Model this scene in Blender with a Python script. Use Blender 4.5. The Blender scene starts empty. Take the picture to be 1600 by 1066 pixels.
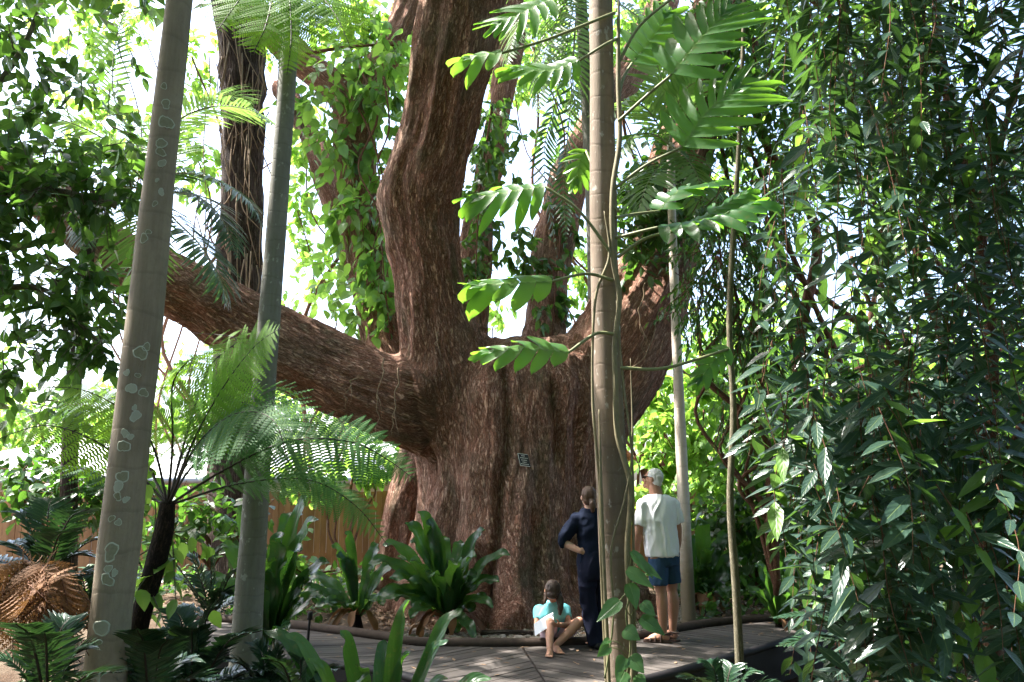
import bpy, math
import numpy as np
from mathutils import Vector, Matrix

# ------------------------------------------------------------------ camera, sky, sun, exposure
SC = bpy.context.scene
COL = SC.collection
F, H, TH = 1256.0, 1.6, math.radians(10.0)
CT, ST = math.cos(TH), math.sin(TH)
cam_data = bpy.data.cameras.new('camera'); cam = bpy.data.objects.new('camera', cam_data); COL.objects.link(cam)
cam.location = (0, 0, H); cam.rotation_euler = (math.radians(90) + TH, 0, 0)
cam_data.sensor_width = 36; cam_data.lens = 36 * F / 1600; cam_data.clip_start = 0.05; cam_data.clip_end = 3000
SC.camera = cam
SUN = np.array((-0.62, 0.16, 1.0)); SUN /= np.linalg.norm(SUN)
world = bpy.data.worlds.new('World'); SC.world = world; world.use_nodes = True
wn = world.node_tree.nodes; sky = wn.new('ShaderNodeTexSky'); sky.sky_type = 'NISHITA'; sky.sun_disc = False
sky.sun_elevation = math.asin(SUN[2]); sky.sun_rotation = math.atan2(SUN[0], SUN[1])
sky.air_density = 1.0; sky.dust_density = 4.0; sky.ozone_density = 2.5
bg = wn['Background']; bg.inputs['Strength'].default_value = 0.15
world.node_tree.links.new(sky.outputs[0], bg.inputs['Color'])
sl = bpy.data.lights.new('sun', 'SUN'); sun = bpy.data.objects.new('sun', sl); COL.objects.link(sun)
sl.energy = 4.5; sl.angle = math.radians(0.53); sl.color = (1.0, 0.96, 0.9)
sun.rotation_euler = Vector(SUN).to_track_quat('Z', 'Y').to_euler(); sun.location = (-8, 2, 14)
SC.view_settings.view_transform = 'Standard'; SC.view_settings.look = 'None'
SC.view_settings.exposure = 2.55; SC.view_settings.gamma = 1.0
SC.render.engine = 'CYCLES'
cy = SC.cycles
cy.max_bounces = 7; cy.diffuse_bounces = 4; cy.glossy_bounces = 2; cy.transmission_bounces = 5; cy.transparent_max_bounces = 4
cy.use_denoising = True; cy.caustics_reflective = False; cy.caustics_refractive = False; cy.sample_clamp_indirect = 6

# ------------------------------------------------------------------ helpers
rng = np.random.default_rng(11)
def W(px, py, Y):
    """a real point at world depth Y metres seen at photo pixel (1600 wide)"""
    u = -(py - 533) / F; r = (px - 800) / F
    t = Y / (CT - u * ST)
    return np.array((r * t, Y, H + (ST + u * CT) * t))
def G(px, py, z=0.0):
    u = -(py - 533) / F; r = (px - 800) / F
    t = (z - H) / (ST + u * CT)
    return np.array((r * t, (CT - u * ST) * t, z))
def ppm(py, Y):
    u = -(py - 533) / F
    return Y / (CT - u * ST) / F
def nrm(a):
    a = np.asarray(a, float)
    return a / np.maximum(np.linalg.norm(a, axis=-1, keepdims=True), 1e-9)
def vnoise(P, seed=0):
    P = np.asarray(P, float); i = np.floor(P).astype(np.int64); f = P - i; f = f * f * (3 - 2 * f)
    def h(ix, iy, iz):
        n = (ix * 374761393 + iy * 668265263 + iz * 2147483647 + seed * 974711) & 0xffffffff
        n = ((n ^ (n >> 13)) * 1274126177) & 0xffffffff
        n = ((n ^ (n >> 16)) * 2246822519) & 0xffffffff
        return ((n ^ (n >> 15)) & 0xffff) / 65535.0
    r = 0
    for a in (0, 1):
        for b in (0, 1):
            for c in (0, 1):
                w = (f[:, 0] if a else 1 - f[:, 0]) * (f[:, 1] if b else 1 - f[:, 1]) * (f[:, 2] if c else 1 - f[:, 2])
                r = r + w * h(i[:, 0] + a, i[:, 1] + b, i[:, 2] + c)
    return r * 2 - 1
def spline(pts, n):
    """Catmull-Rom resample of rows (any width) to n rows"""
    P = np.asarray(pts, float)
    if len(P) == 2:
        t = np.linspace(0, 1, n)[:, None]; return P[0] * (1 - t) + P[1] * t
    E = np.vstack([2 * P[0] - P[1], P, 2 * P[-1] - P[-2]])
    x = np.linspace(0, len(P) - 1 - 1e-6, n); k = x.astype(int); t = (x - k)[:, None]
    a, b, c, d = E[k], E[k + 1], E[k + 2], E[k + 3]
    return 0.5 * (2 * b + (c - a) * t + (2 * a - 5 * b + 4 * c - d) * t * t + (3 * b - a - 3 * c + d) * t ** 3)
def frames(P):
    T = nrm(np.gradient(P, axis=0)); N = np.zeros_like(T)
    ref = np.array((0, -1.0, 0.0)) if abs(T[0][1]) < 0.9 else np.array((0, 0, 1.0))
    n = ref - T[0] * ref.dot(T[0]); N[0] = n / np.linalg.norm(n)
    for i in range(1, len(T)):
        n = N[i - 1] - T[i] * N[i - 1].dot(T[i]); N[i] = n / np.linalg.norm(n)
    return T, N, np.cross(T, N)
class MB:
    """collects geometry for ONE mesh object; 'lc' is a per-vertex vector used by the materials"""
    def __init__(s): s.v = []; s.f = {3: [], 4: []}; s.lc = []; s.n = 0; s.big = []
    def add(s, v, faces, lc=None):
        v = np.asarray(v, float); s.v.append(v)
        s.lc.append(np.zeros((len(v), 3)) if lc is None else np.asarray(lc, float))
        for k, fa in faces.items():
            if len(fa): s.f[k].append(np.asarray(fa, np.int64) + s.n)
        s.n += len(v)
    def mesh(s, name):
        me = bpy.data.meshes.new(name)
        v = np.vstack(s.v); me.vertices.add(len(v)); me.vertices.foreach_set('co', v.astype(np.float32).ravel())
        li, ls, k0 = [], [], 0
        for k in (3, 4):
            if s.f[k]:
                fa = np.vstack(s.f[k]); li.append(fa.ravel()); ls.append(k0 + np.arange(len(fa)) * k); k0 += fa.size
        li = np.concatenate(li); ls = np.concatenate(ls)
        me.loops.add(len(li)); me.loops.foreach_set('vertex_index', li.astype(np.int32))
        me.polygons.add(len(ls)); me.polygons.foreach_set('loop_start', ls.astype(np.int32))
        at = me.attributes.new('lc', 'FLOAT_VECTOR', 'POINT'); at.data.foreach_set('vector', np.vstack(s.lc).astype(np.float32).ravel())
        me.update(calc_edges=True); me.validate()
        return me
    def build(s, name, mat, parent=None, smooth=True):
        return link(s.mesh(name), name, mat, parent, smooth)
def link(me, name, mat, parent=None, smooth=True):
    o = bpy.data.objects.new(name, me); COL.objects.link(o)
    if mat: me.materials.clear(); me.materials.append(mat)
    me.polygons.foreach_set('use_smooth', [smooth] * len(me.polygons))
    if parent is not None: setpar(o, parent)
    return o
WM = {}
def setpar(o, parent):  # meshes are written in world coordinates
    o.parent = parent; o.matrix_parent_inverse = Matrix.Translation(-WM.get(parent.name, Vector()))
def thing(name, label, cat, loc=(0, 0, 0), group=None):
    o = bpy.data.objects.new(name, None); COL.objects.link(o); o.location = loc; o.empty_display_size = 0.1
    WM[o.name] = Vector([float(c) for c in loc]); return tag(o, label, cat, group)
def tag(o, label=None, cat=None, group=None, kind=None):
    if label: o['label'] = label
    if cat: o['category'] = cat
    if group: o['group'] = group
    if kind: o['kind'] = kind
    return o

def tube(mb, pts, rad, n=12, segs=None, cap=True, rough=0.0, seed=0, flute=None):
    """swept tube; pts rows xyz; lc = bark coordinate (r cos, r sin, length)"""
    pts = np.asarray(pts, float); rad = np.asarray(rad, float) * np.ones(len(pts))
    segs = segs or max(2, (len(pts) - 1) * 4)
    R = spline(np.hstack([pts, rad[:, None]]), segs + 1); P, r = R[:, :3], np.maximum(R[:, 3], 1e-4)
    T, N, B = frames(P); s = np.concatenate([[0], np.cumsum(np.linalg.norm(np.diff(P, axis=0), axis=1))])
    a = np.arange(n) / n * 2 * np.pi; c, sn = np.cos(a), np.sin(a)
    rr = r[:, None] * np.ones(n)[None]
    if flute is not None: rr = rr * flute(s[:, None], a[None])
    if rough:
        q = np.stack([c[None] * r[:, None] * 6, sn[None] * r[:, None] * 6, s[:, None] * 3 + 0 * a[None]], -1).reshape(-1, 3) + seed * 7.3
        rr = rr * (1 + rough * vnoise(q, seed).reshape(rr.shape))
    V = P[:, None] + rr[..., None] * (c[None, :, None] * N[:, None] + sn[None, :, None] * B[:, None])
    lc = np.stack([c[None] * r[:, None], sn[None] * r[:, None], s[:, None] + 0 * a[None]], -1)
    m = len(P); i = np.arange(m - 1)[:, None]; j = np.arange(n)[None]; j2 = (j + 1) % n
    q = np.stack([i * n + j, i * n + j2, (i + 1) * n + j2, (i + 1) * n + j], -1).reshape(-1, 4)
    V = V.reshape(-1, 3); lc = lc.reshape(-1, 3); tri = []
    if cap:
        V = np.vstack([V, P[0], P[-1]]); lc = np.vstack([lc, [0, 0, 0], [0, 0, s[-1]]]); k = m * n
        for x in range(n):
            tri.append((k, (x + 1) % n, x)); tri.append((k + 1, (m - 1) * n + x, (m - 1) * n + (x + 1) % n))
    mb.add(V, {4: q, 3: tri}, lc)
def box(mb, c, sx, sy, sz, rz=0.0):
    v = np.array([(x, y, z) for x in (-1, 1) for y in (-1, 1) for z in (-1, 1)], float) * (sx / 2, sy / 2, sz / 2)
    cr, sr = math.cos(rz), math.sin(rz); v = np.stack([v[:, 0] * cr - v[:, 1] * sr, v[:, 0] * sr + v[:, 1] * cr, v[:, 2]], 1) + np.asarray(c)
    mb.add(v, {4: [(0, 1, 3, 2), (4, 6, 7, 5), (0, 4, 5, 1), (2, 3, 7, 6), (0, 2, 6, 4), (1, 5, 7, 3)]}, v)
def prism(mb, poly, z0, z1, lc=None):
    n = len(poly); v = np.vstack([np.c_[poly, np.full(n, z0)], np.c_[poly, np.full(n, z1)]])
    tri = [(n, n + i, n + i + 1) for i in range(1, n - 1)] + [(0, i + 1, i) for i in range(1, n - 1)]
    q = [(i, (i + 1) % n, n + (i + 1) % n, n + i) for i in range(n)]
    mb.add(v, {4: q, 3: tri}, np.tile(v[:, :] if lc is None else lc, (1, 1)) if lc is None else np.tile(lc, (2, 1)))
def sphere(mb, c, r, n=10):
    r = np.ones(3) * r; V, q, tri = [], [], []
    for i in range(1, n):
        th = math.pi * i / n
        for j in range(2 * n):
            ph = math.pi * j / n; V.append((math.sin(th) * math.cos(ph), math.sin(th) * math.sin(ph), math.cos(th)))
    m = 2 * n; k = len(V); V += [(0, 0, 1), (0, 0, -1)]
    for i in range(n - 2):
        for j in range(m): q.append((i * m + j, (i + 1) * m + j, (i + 1) * m + (j + 1) % m, i * m + (j + 1) % m))
    for j in range(m):
        tri.append((k, j, (j + 1) % m)); tri.append((k + 1, (n - 2) * m + (j + 1) % m, (n - 2) * m + j))
    V = np.array(V) * r + np.asarray(c); mb.add(V, {4: q, 3: tri}, V)
def remesh(mb, voxel, smooth=4, fac=0.5, pre=None):
    me = mb.mesh('remesh_source'); o = bpy.data.objects.new('remesh_source', me); COL.objects.link(o)
    if pre:
        m = o.modifiers.new('r0', 'REMESH'); m.mode = 'VOXEL'; m.voxel_size = pre[0]; s = o.modifiers.new('s0', 'SMOOTH'); s.factor = .5; s.iterations = pre[1]
    m = o.modifiers.new('r', 'REMESH'); m.mode = 'VOXEL'; m.voxel_size = voxel; m.use_smooth_shade = True
    if smooth: s = o.modifiers.new('s', 'SMOOTH'); s.factor = fac; s.iterations = smooth
    dg = bpy.context.evaluated_depsgraph_get(); out = bpy.data.meshes.new_from_object(o.evaluated_get(dg))
    bpy.data.objects.remove(o); bpy.data.meshes.remove(me)
    return out
def getv(me):
    a = np.empty(len(me.vertices) * 3, np.float32); me.vertices.foreach_get('co', a); return a.reshape(-1, 3).astype(float)
def getn(me):
    a = np.empty(len(me.vertices) * 3, np.float32); me.vertices.foreach_get('normal', a); return a.reshape(-1, 3).astype(float)
def setv(me, v): me.vertices.foreach_set('co', v.astype(np.float32).ravel()); me.update()
def setlc(me, lc):
    at = me.attributes.get('lc') or me.attributes.new('lc', 'FLOAT_VECTOR', 'POINT')
    at.data.foreach_set('vector', np.asarray(lc, np.float32).ravel())

# ---- leaves
def tpl(prof, fold=0.25):
    V, lc, q = [], [], []
    for v, w in prof:
        for x in (-1, 0, 1): V.append((x * w, v, fold * abs(x) * w)); lc.append((x, v))
    for i in range(len(prof) - 1):
        for j in (0, 1): q.append((i * 3 + j, i * 3 + j + 1, i * 3 + j + 4, i * 3 + j + 3))
    return np.array(V, float), np.array(lc, float), np.array(q)
LANCE = tpl([(0, .04), (.12, .45), (.32, .95), (.55, .9), (.8, .5), (1, .03)])
OVATE = tpl([(0, .05), (.1, .6), (.32, 1.0), (.6, .85), (.82, .42), (1, .03)], .2)
HEART = tpl([(-.12, .45), (0, .8), (.2, 1.0), (.45, .85), (.75, .42), (1, .03)], .25)
NARROW = tpl([(0, .3), (.3, 1), (.7, .75), (1, .04)], .3)
CHEAP = tpl([(0, .08), (.4, 1), (1, .05)], .25)
def pinna_tpl(n=13, gap=.82):
    V, lc, q = [], [], []
    for j in range(n):
        v = (j + .4) / n; L = (1 - v ** 1.6) * .95 + .08; w = gap / n / 2
        for sd in (-1, 1):
            b = len(V); x1 = sd * L; lean = .25 / n * 3 * L
            V += [(0, v - w, 0), (sd * .55 * L, v - w * 1.05 + lean * .5, .08), (x1, v + lean * 1.2, -.05), (sd * .55 * L, v + w * 1.05 + lean * .5, .08), (0, v + w, 0)]
            lc += [(0, v), (sd * .5, v), (sd, v), (sd * .5, v), (0, v)]
            q += [(b, b + 1, b + 3, b + 4)]
            q += [(b + 1, b + 2, b + 2, b + 3)]
    q = np.array(q); quads = q[q[:, 1] != q[:, 2]]; quads = np.array([r for r in q if len(set(r)) == 4]); tris = np.array([(r[0], r[1], r[3]) for r in q if len(set(r)) == 3])
    return np.array(V, float), np.array(lc, float), quads, tris
PINNA = pinna_tpl(); PINNA_FINE = pinna_tpl(16, .74); PINNA_FAR = pinna_tpl(9, .8)
def place(mb, T, pos, d, n, ln, wd, curl=0.0, tint=None):
    pos = np.atleast_2d(pos).astype(float); N = len(pos)
    if N == 0: return
    d = nrm(np.broadcast_to(d, (N, 3))); n = np.broadcast_to(n, (N, 3)).astype(float)
    s = nrm(np.cross(d, n)); n = np.cross(s, d)
    ln = np.broadcast_to(ln, (N,)).astype(float); wd = np.broadcast_to(wd, (N,)).astype(float); curl = np.broadcast_to(curl, (N,)).astype(float)
    V0, lc0 = T[0], T[1]
    V = pos[:, None] + (V0[None, :, 0] * wd[:, None])[..., None] * s[:, None] + (V0[None, :, 1] * ln[:, None])[..., None] * d[:, None] \
        + (V0[None, :, 2] * wd[:, None] + curl[:, None] * V0[None, :, 1] ** 2 * ln[:, None])[..., None] * n[:, None]
    if tint is None: tint = rng.random(N)
    tint = np.broadcast_to(tint, (N,))
    lc = np.concatenate([np.broadcast_to(lc0, (N,) + lc0.shape), np.broadcast_to(tint[:, None, None], (N, len(V0), 1))], -1)
    off = (np.arange(N) * len(V0))[:, None, None]
    fa = {4: (T[2][None] + off).reshape(-1, 4)}
    if len(T) > 3 and len(T[3]): fa[3] = (T[3][None] + off).reshape(-1, 3)
    mb.add(V.reshape(-1, 3), fa, lc.reshape(-1, 3))
def rdir(n): return nrm(rng.normal(size=(n, 3)))
UP = np.array((0, 0, 1.0))
def sprays(mb, stems, centers, radii, nspray, per, ln, wd, T=OVATE, droop=0.3, spread=.35, tint=None, tw=.006):
    """leafy twigs in an ellipsoid: nspray twigs of 'per' leaves each"""
    c = np.asarray(centers, float); R = np.asarray(radii, float) * np.ones(3)
    d = rdir(nspray); rad = rng.random(nspray) ** .4
    base = c + d * rad[:, None] * R
    td = nrm(d * .6 + rdir(nspray) * .8 + np.array((0, 0, -droop)))
    tl = spread * (.6 + .8 * rng.random(nspray))
    if stems is not None:
        for i in range(0, nspray, 2):
            tube(stems, [base[i] - td[i] * tl[i] * .3, base[i] + td[i] * tl[i]], [tw, tw * .5], 4, 2, False)
    t = np.tile(np.linspace(0, 1, per), nspray); k = np.repeat(np.arange(nspray), per); n = len(k)
    pos = base[k] + td[k] * (t * tl[k])[:, None]
    ld = nrm(td[k] * .5 + rdir(n) * .8 + np.array((0, 0, -droop)))
    ln_ = ln * (.65 + .6 * rng.random(n))
    tk = rng.random(nspray)[k] * .7 + rng.random(n) * .3
    place(mb, T, pos, ld, nrm(UP + rdir(n) * .7), ln_, wd * ln_ / ln, -.25 * rng.random(n), tk if tint is None else tint)
def prof_frond(s): return np.clip(np.minimum((s - .02) / .22, 1), 0, 1) ** .7 * (1 - np.clip((s - .3) / .7, 0, 1) ** 1.7) + .03
def bipinnate(mb, rach, pts, L, npair, T=PINNA, wr=.15, up=UP, droop=.15, start=.14, r0=.008, fw=.35):
    P = spline(pts, npair); Tn = nrm(np.gradient(P, axis=0)); s = np.linspace(0, 1, npair)
    tube(rach, pts, np.linspace(r0, .002, len(pts)), 6, npair)
    k = s > start; P, Tn, s = P[k], Tn[k], (s[k] - start) / (1 - start)
    n = nrm(up - Tn * (Tn @ up)[:, None]); side = np.cross(Tn, n)
    for sg in (-1, 1):
        ln = L * prof_frond(s) * (.92 + .16 * rng.random(len(s)))
        d = nrm(side * sg + Tn * fw + n * .08 - UP * droop * 1.2 + rdir(len(s)) * .06)
        place(mb, T, P, d, n + rdir(len(s)) * .1, ln, ln * wr, -droop, .4 * rng.random() + .6 * rng.random(len(s)))
def pinnate(mb, rach, pts, L, npair, wd=.016, T=NARROW, up=UP, droop=.3, start=.12, r0=.012, fw=.6, vee=.2):
    P = spline(pts, npair); Tn = nrm(np.gradient(P, axis=0)); s = np.linspace(0, 1, npair)
    tube(rach, pts, np.linspace(r0, .003, len(pts)), 6, npair)
    k = s > start; P, Tn, s = P[k], Tn[k], (s[k] - start) / (1 - start)
    n = nrm(up - Tn * (Tn @ up)[:, None]); side = np.cross(Tn, n)
    for sg in (-1, 1):
        ln = L * (np.sin(np.pi * np.clip(s * .93 + .12, 0, 1)) ** .6 + .1) * (.9 + .2 * rng.random(len(s)))
        d = nrm(side * sg + Tn * (fw + .5 * s[:, None]) + n * vee + rdir(len(s)) * .08)
        place(mb, T, P, d, n + rdir(len(s)) * .15, ln, wd * (.7 + .3 * ln / L), -droop * (.7 + .6 * rng.random(len(s))), .5 * rng.random() + .5 * rng.random(len(s)))
def strap(mb, pts, wd, n=26, wave=.25, up=UP, tint=.5, fold=.25, freq=None, tipw=.55):
    P = spline(pts, n); Tn = nrm(np.gradient(P, axis=0)); s = np.linspace(0, 1, n)
    nn = nrm(up - Tn * (Tn @ up)[:, None]); side = np.cross(Tn, nn)
    w = wd * (np.clip(s / .45, 0, 1) ** .8 * .82 + .18) * np.sqrt(np.clip(1 - np.clip((s - tipw) / (1 - tipw), 0, 1) ** 2.2, .0009, 1))
    fr = freq or n / 3.2; ph = rng.random() * 6; V, lc = [], []
    for x in (-1, -.5, 0, .5, 1):
        wv = wave * wd * np.sin(s * fr * 2 + ph + (1.6 if x < 0 else 0)) * abs(x) ** 2 * np.clip(s * 4, 0, 1)
        V.append(P + side * (x * w)[:, None] + nn * (fold * abs(x) * w + wv)[:, None])
        lc.append(np.stack([np.full(n, x), s, np.full(n, tint)], 1))
    V = np.array(V); m = 5; idx = np.arange(m * n).reshape(m, n)
    q = np.stack([idx[:-1, :-1], idx[1:, :-1], idx[1:, 1:], idx[:-1, 1:]], -1).reshape(-1, 4)
    mb.add(V.reshape(-1, 3), {4: q}, np.array(lc).reshape(-1, 3))
def lobed(mb, pts, Wd, nl=8, up=UP, tint=.5, droop=.15, fill=.86, rib=.006):
    """deeply split leaf blade along a midrib"""
    n = nl * 4 + 1; P = spline(pts, n); Tn = nrm(np.gradient(P, axis=0))
    nn = nrm(up - Tn * (Tn @ up)[:, None]); side = np.cross(Tn, nn)
    for i in range(nl):
        s = (i + .5) / nl; a, b = i * 4, i * 4 + 4; c = (P[a] + P[b]) / 2; e = (P[b] - P[a]) / 2
        L = Wd * (math.sin(math.pi * (0.16 + .74 * s)) ** .6); ang = math.radians(8 + 48 * s)
        for sg in (-1, 1):
            o = nrm(side[a + 2] * sg * math.cos(ang) + Tn[a + 2] * math.sin(ang)); ld = droop * (.4 + 1.2 * rng.random()); L2 = L * (.72 + .42 * rng.random()); wj = (.84 + .22 * rng.random()) / max(.55, math.cos(ang)) ** .55
            V, lc = [], []
            st = [(0, 1.0), (.2, 1.02), (.45, 1.12 * wj), (.7, 1.14 * wj), (.88, .8 * wj), (.98, .4), (1.04, .05)]
            for v, w in st:
                m = c + o * L2 * v + Tn[a + 2] * L2 * .22 * v * v - nn[a + 2] * ld * L2 * v * v + nn[a + 2] * .1 * L2 * v
                for x in (-1, 0, 1): V.append(m + e * w * x + nn[a + 2] * .012 * abs(x)); lc.append((v * sg, s, tint))
            q = [(k * 3 + j, k * 3 + j + 1, k * 3 + j + 4, k * 3 + j + 3) for k in range(len(st) - 1) for j in (0, 1)]
            mb.add(V, {4: q}, lc)
    tube(mb, P[::4] - nn[::4] * .002, np.linspace(rib, rib * .3, len(P[::4])), 6)
    strap(mb, [P[-5], P[-3], P[-1], P[-1] + Tn[-1] * Wd * .35 - nn[-1] * .05], Wd * .16, 8, .0, up, tint)

# ------------------------------------------------------------------ materials
def mat(name):
    m = bpy.data.materials.new(name); m.use_nodes = True; m.node_tree.nodes.clear(); return m, m.node_tree.nodes, m.node_tree.links
def N(ns, t, **kw):
    n = ns.new('ShaderNode' + t)
    for k, v in kw.items():
        if isinstance(v, (int, float, str, bool)) and hasattr(n, k): setattr(n, k, v)
    return n
def mixc(ns, ls, fac, a, b, mode='MIX'):
    n = ns.new('ShaderNodeMix'); n.data_type = 'RGBA'; n.blend_type = mode
    for sock, val in ((n.inputs[0], fac), (n.inputs[6], a), (n.inputs[7], b)):
        if hasattr(val, 'is_linked'): ls.new(val, sock)
        else: sock.default_value = val if isinstance(val, (int, float)) else (*val, 1)
    return n.outputs[2]
def ramp(ns, ls, fac, stops, interp='LINEAR'):
    n = ns.new('ShaderNodeValToRGB'); n.color_ramp.interpolation = interp; e = n.color_ramp.elements
    while len(e) < len(stops): e.new(.5)
    for k, (p, c) in zip(e, stops): k.position = p; k.color = (c, c, c, 1) if isinstance(c, (int, float)) else (*c, 1)
    ls.new(fac, n.inputs[0]); return n.outputs[0]
def noise(ns, ls, vec, scale, detail=4, rough=.6, mul=None):
    if mul is not None:
        vm = ns.new('ShaderNodeVectorMath'); vm.operation = 'MULTIPLY'; ls.new(vec, vm.inputs[0]); vm.inputs[1].default_value = mul; vec = vm.outputs[0]
    n = ns.new('ShaderNodeTexNoise'); ls.new(vec, n.inputs['Vector']); n.inputs['Scale'].default_value = scale
    n.inputs['Detail'].default_value = detail; n.inputs['Roughness'].default_value = rough; return n.outputs[0]
def mth(ns, ls, op, a, b=0.0, c=None):
    n = ns.new('ShaderNodeMath'); n.operation = op
    for i, v in enumerate((a, b) if c is None else (a, b, c)):
        if hasattr(v, 'is_linked'): ls.new(v, n.inputs[i])
        else: n.inputs[i].default_value = v
    return n.outputs[0]
def finish(m, ns, ls, col, rough=.8, spec=.3, bump=None, bstr=.5, bdist=.01, trans=0.0, tcol=None, sss=0):
    p = ns.new('ShaderNodeBsdfPrincipled'); out = ns.new('ShaderNodeOutputMaterial')
    if hasattr(col, 'is_linked'): ls.new(col, p.inputs['Base Color'])
    else: p.inputs['Base Color'].default_value = (*col, 1)
    if hasattr(rough, 'is_linked'): ls.new(rough, p.inputs['Roughness'])
    else: p.inputs['Roughness'].default_value = rough
    p.inputs['Specular IOR Level'].default_value = spec
    if sss: p.inputs['Subsurface Weight'].default_value = sss; p.inputs['Subsurface Radius'].default_value = (.02, .008, .004); p.inputs['Subsurface Scale'].default_value = .5
    bn = None
    if bump is not None:
        b = ns.new('ShaderNodeBump'); b.inputs['Strength'].default_value = bstr; b.inputs['Distance'].default_value = bdist; ls.new(bump, b.inputs['Height']); ls.new(b.outputs[0], p.inputs['Normal'])
    if trans:
        t = ns.new('ShaderNodeBsdfTranslucent'); mx = ns.new('ShaderNodeMixShader'); mx.inputs[0].default_value = trans
        if tcol is None: tcol = col
        if hasattr(tcol, 'is_linked'): ls.new(tcol, t.inputs[0])
        else: t.inputs[0].default_value = (*tcol, 1)
        ls.new(p.outputs[0], mx.inputs[1]); ls.new(t.outputs[0], mx.inputs[2]); ls.new(mx.outputs[0], out.inputs[0])
    else: ls.new(p.outputs[0], out.inputs[0])
    return m
def attr(ns, name='lc'): a = ns.new('ShaderNodeAttribute'); a.attribute_name = name; return a.outputs['Vector']
def leafmat(name, c1, c2, tc1, tc2, rough=.42, trans=.35, vein=0.0, rib=(.16, .22, .06), spots=0.0, spec=.5, ribw=.1):
    m, ns, ls = mat(name); a = attr(ns); sp = ns.new('ShaderNodeSeparateXYZ'); ls.new(a, sp.inputs[0])
    tc = ns.new('ShaderNodeTexCoord'); nz = noise(ns, ls, tc.outputs['Object'], 9, 3)
    f = mth(ns, ls, 'ADD', mth(ns, ls, 'MULTIPLY', sp.outputs[2], .75), mth(ns, ls, 'MULTIPLY', nz, .3))
    col = mixc(ns, ls, f, c1, c2); tcol = mixc(ns, ls, f, tc1, tc2)
    ax = mth(ns, ls, 'ABSOLUTE', sp.outputs[0])
    ribm = ramp(ns, ls, ax, [(0, 1.0), (ribw, 0.0)])
    col = mixc(ns, ls, mth(ns, ls, 'MULTIPLY', ribm, .6), col, rib)
    if spots: col = mixc(ns, ls, mth(ns, ls, 'MULTIPLY', ramp(ns, ls, noise(ns, ls, tc.outputs['Object'], 30, 3), [(.58, 0.0), (.7, 1.0)]), spots), col, (.12, .09, .03))
    b = mth(ns, ls, 'ADD', mth(ns, ls, 'MULTIPLY', ribm, -.6), mth(ns, ls, 'MULTIPLY', nz, .8))
    if vein:
        w = mth(ns, ls, 'SINE', mth(ns, ls, 'MULTIPLY', mth(ns, ls, 'ADD', mth(ns, ls, 'MULTIPLY', sp.outputs[1], 1.0), mth(ns, ls, 'MULTIPLY', ax, -.25)), vein))
        b = mth(ns, ls, 'ADD', b, mth(ns, ls, 'MULTIPLY', w, .12))
    return finish(m, ns, ls, col, rough, spec, b, .35, .01, trans, tcol)
def barkmat(name, dark, mid, light, mul=(14, 14, 2), bstr=.8, bdist=.03, grey=None, greyf=(.5, .7), rough=.9, moss=None, spec=.15, crack=.8):
    m, ns, ls = mat(name); a = attr(ns)
    n1 = noise(ns, ls, a, 1, 5, .7, mul); n2 = noise(ns, ls, a, 1, 4, .7, (mul[0] * 2.7, mul[1] * 2.7, mul[2] * 2)); n3 = noise(ns, ls, a, 1.1, 4, .6, (1.2, 1.2, .8)); n5 = noise(ns, ls, a, 1, 3, .75, (mul[0] * 7, mul[1] * 7, mul[2] * 7))
    def lines(n, w): return ramp(ns, ls, mth(ns, ls, 'ABSOLUTE', mth(ns, ls, 'SUBTRACT', n, .5)), [(0, 1.0), (w, 0.0)])
    c1, c2 = lines(n1, .045), lines(n2, .05); ck = mth(ns, ls, 'MAXIMUM', c1, mth(ns, ls, 'MULTIPLY', c2, .75))
    f = mth(ns, ls, 'ADD', mth(ns, ls, 'MULTIPLY', n2, .55), mth(ns, ls, 'MULTIPLY', n5, .45))
    col = ramp(ns, ls, f, [(.36, tuple(c * .55 for c in mid)), (.48, mid), (.62, light)])
    if grey is not None: col = mixc(ns, ls, mth(ns, ls, 'MULTIPLY', ramp(ns, ls, n3, [(greyf[0], 0.0), (greyf[1], 1.0)]), .6), col, mixc(ns, ls, f, tuple(c * .45 for c in grey), tuple(min(1, c * 1.5) for c in grey)))
    if moss is not None:
        n4 = noise(ns, ls, a, 1, 4, .7, (2.2, 2.2, .9)); col = mixc(ns, ls, mth(ns, ls, 'MULTIPLY', ramp(ns, ls, n4, [(.55, 0.0), (.68, 1.0)]), .65), col, moss)
    col = mixc(ns, ls, mth(ns, ls, 'MULTIPLY', ck, crack), col, dark)
    h = mth(ns, ls, 'SUBTRACT', mth(ns, ls, 'ADD', mth(ns, ls, 'MULTIPLY', n1, .5), mth(ns, ls, 'MULTIPLY', n5, .35)), mth(ns, ls, 'MULTIPLY', ck, .5))
    return finish(m, ns, ls, col, rough, spec, h, bstr, bdist)
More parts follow.
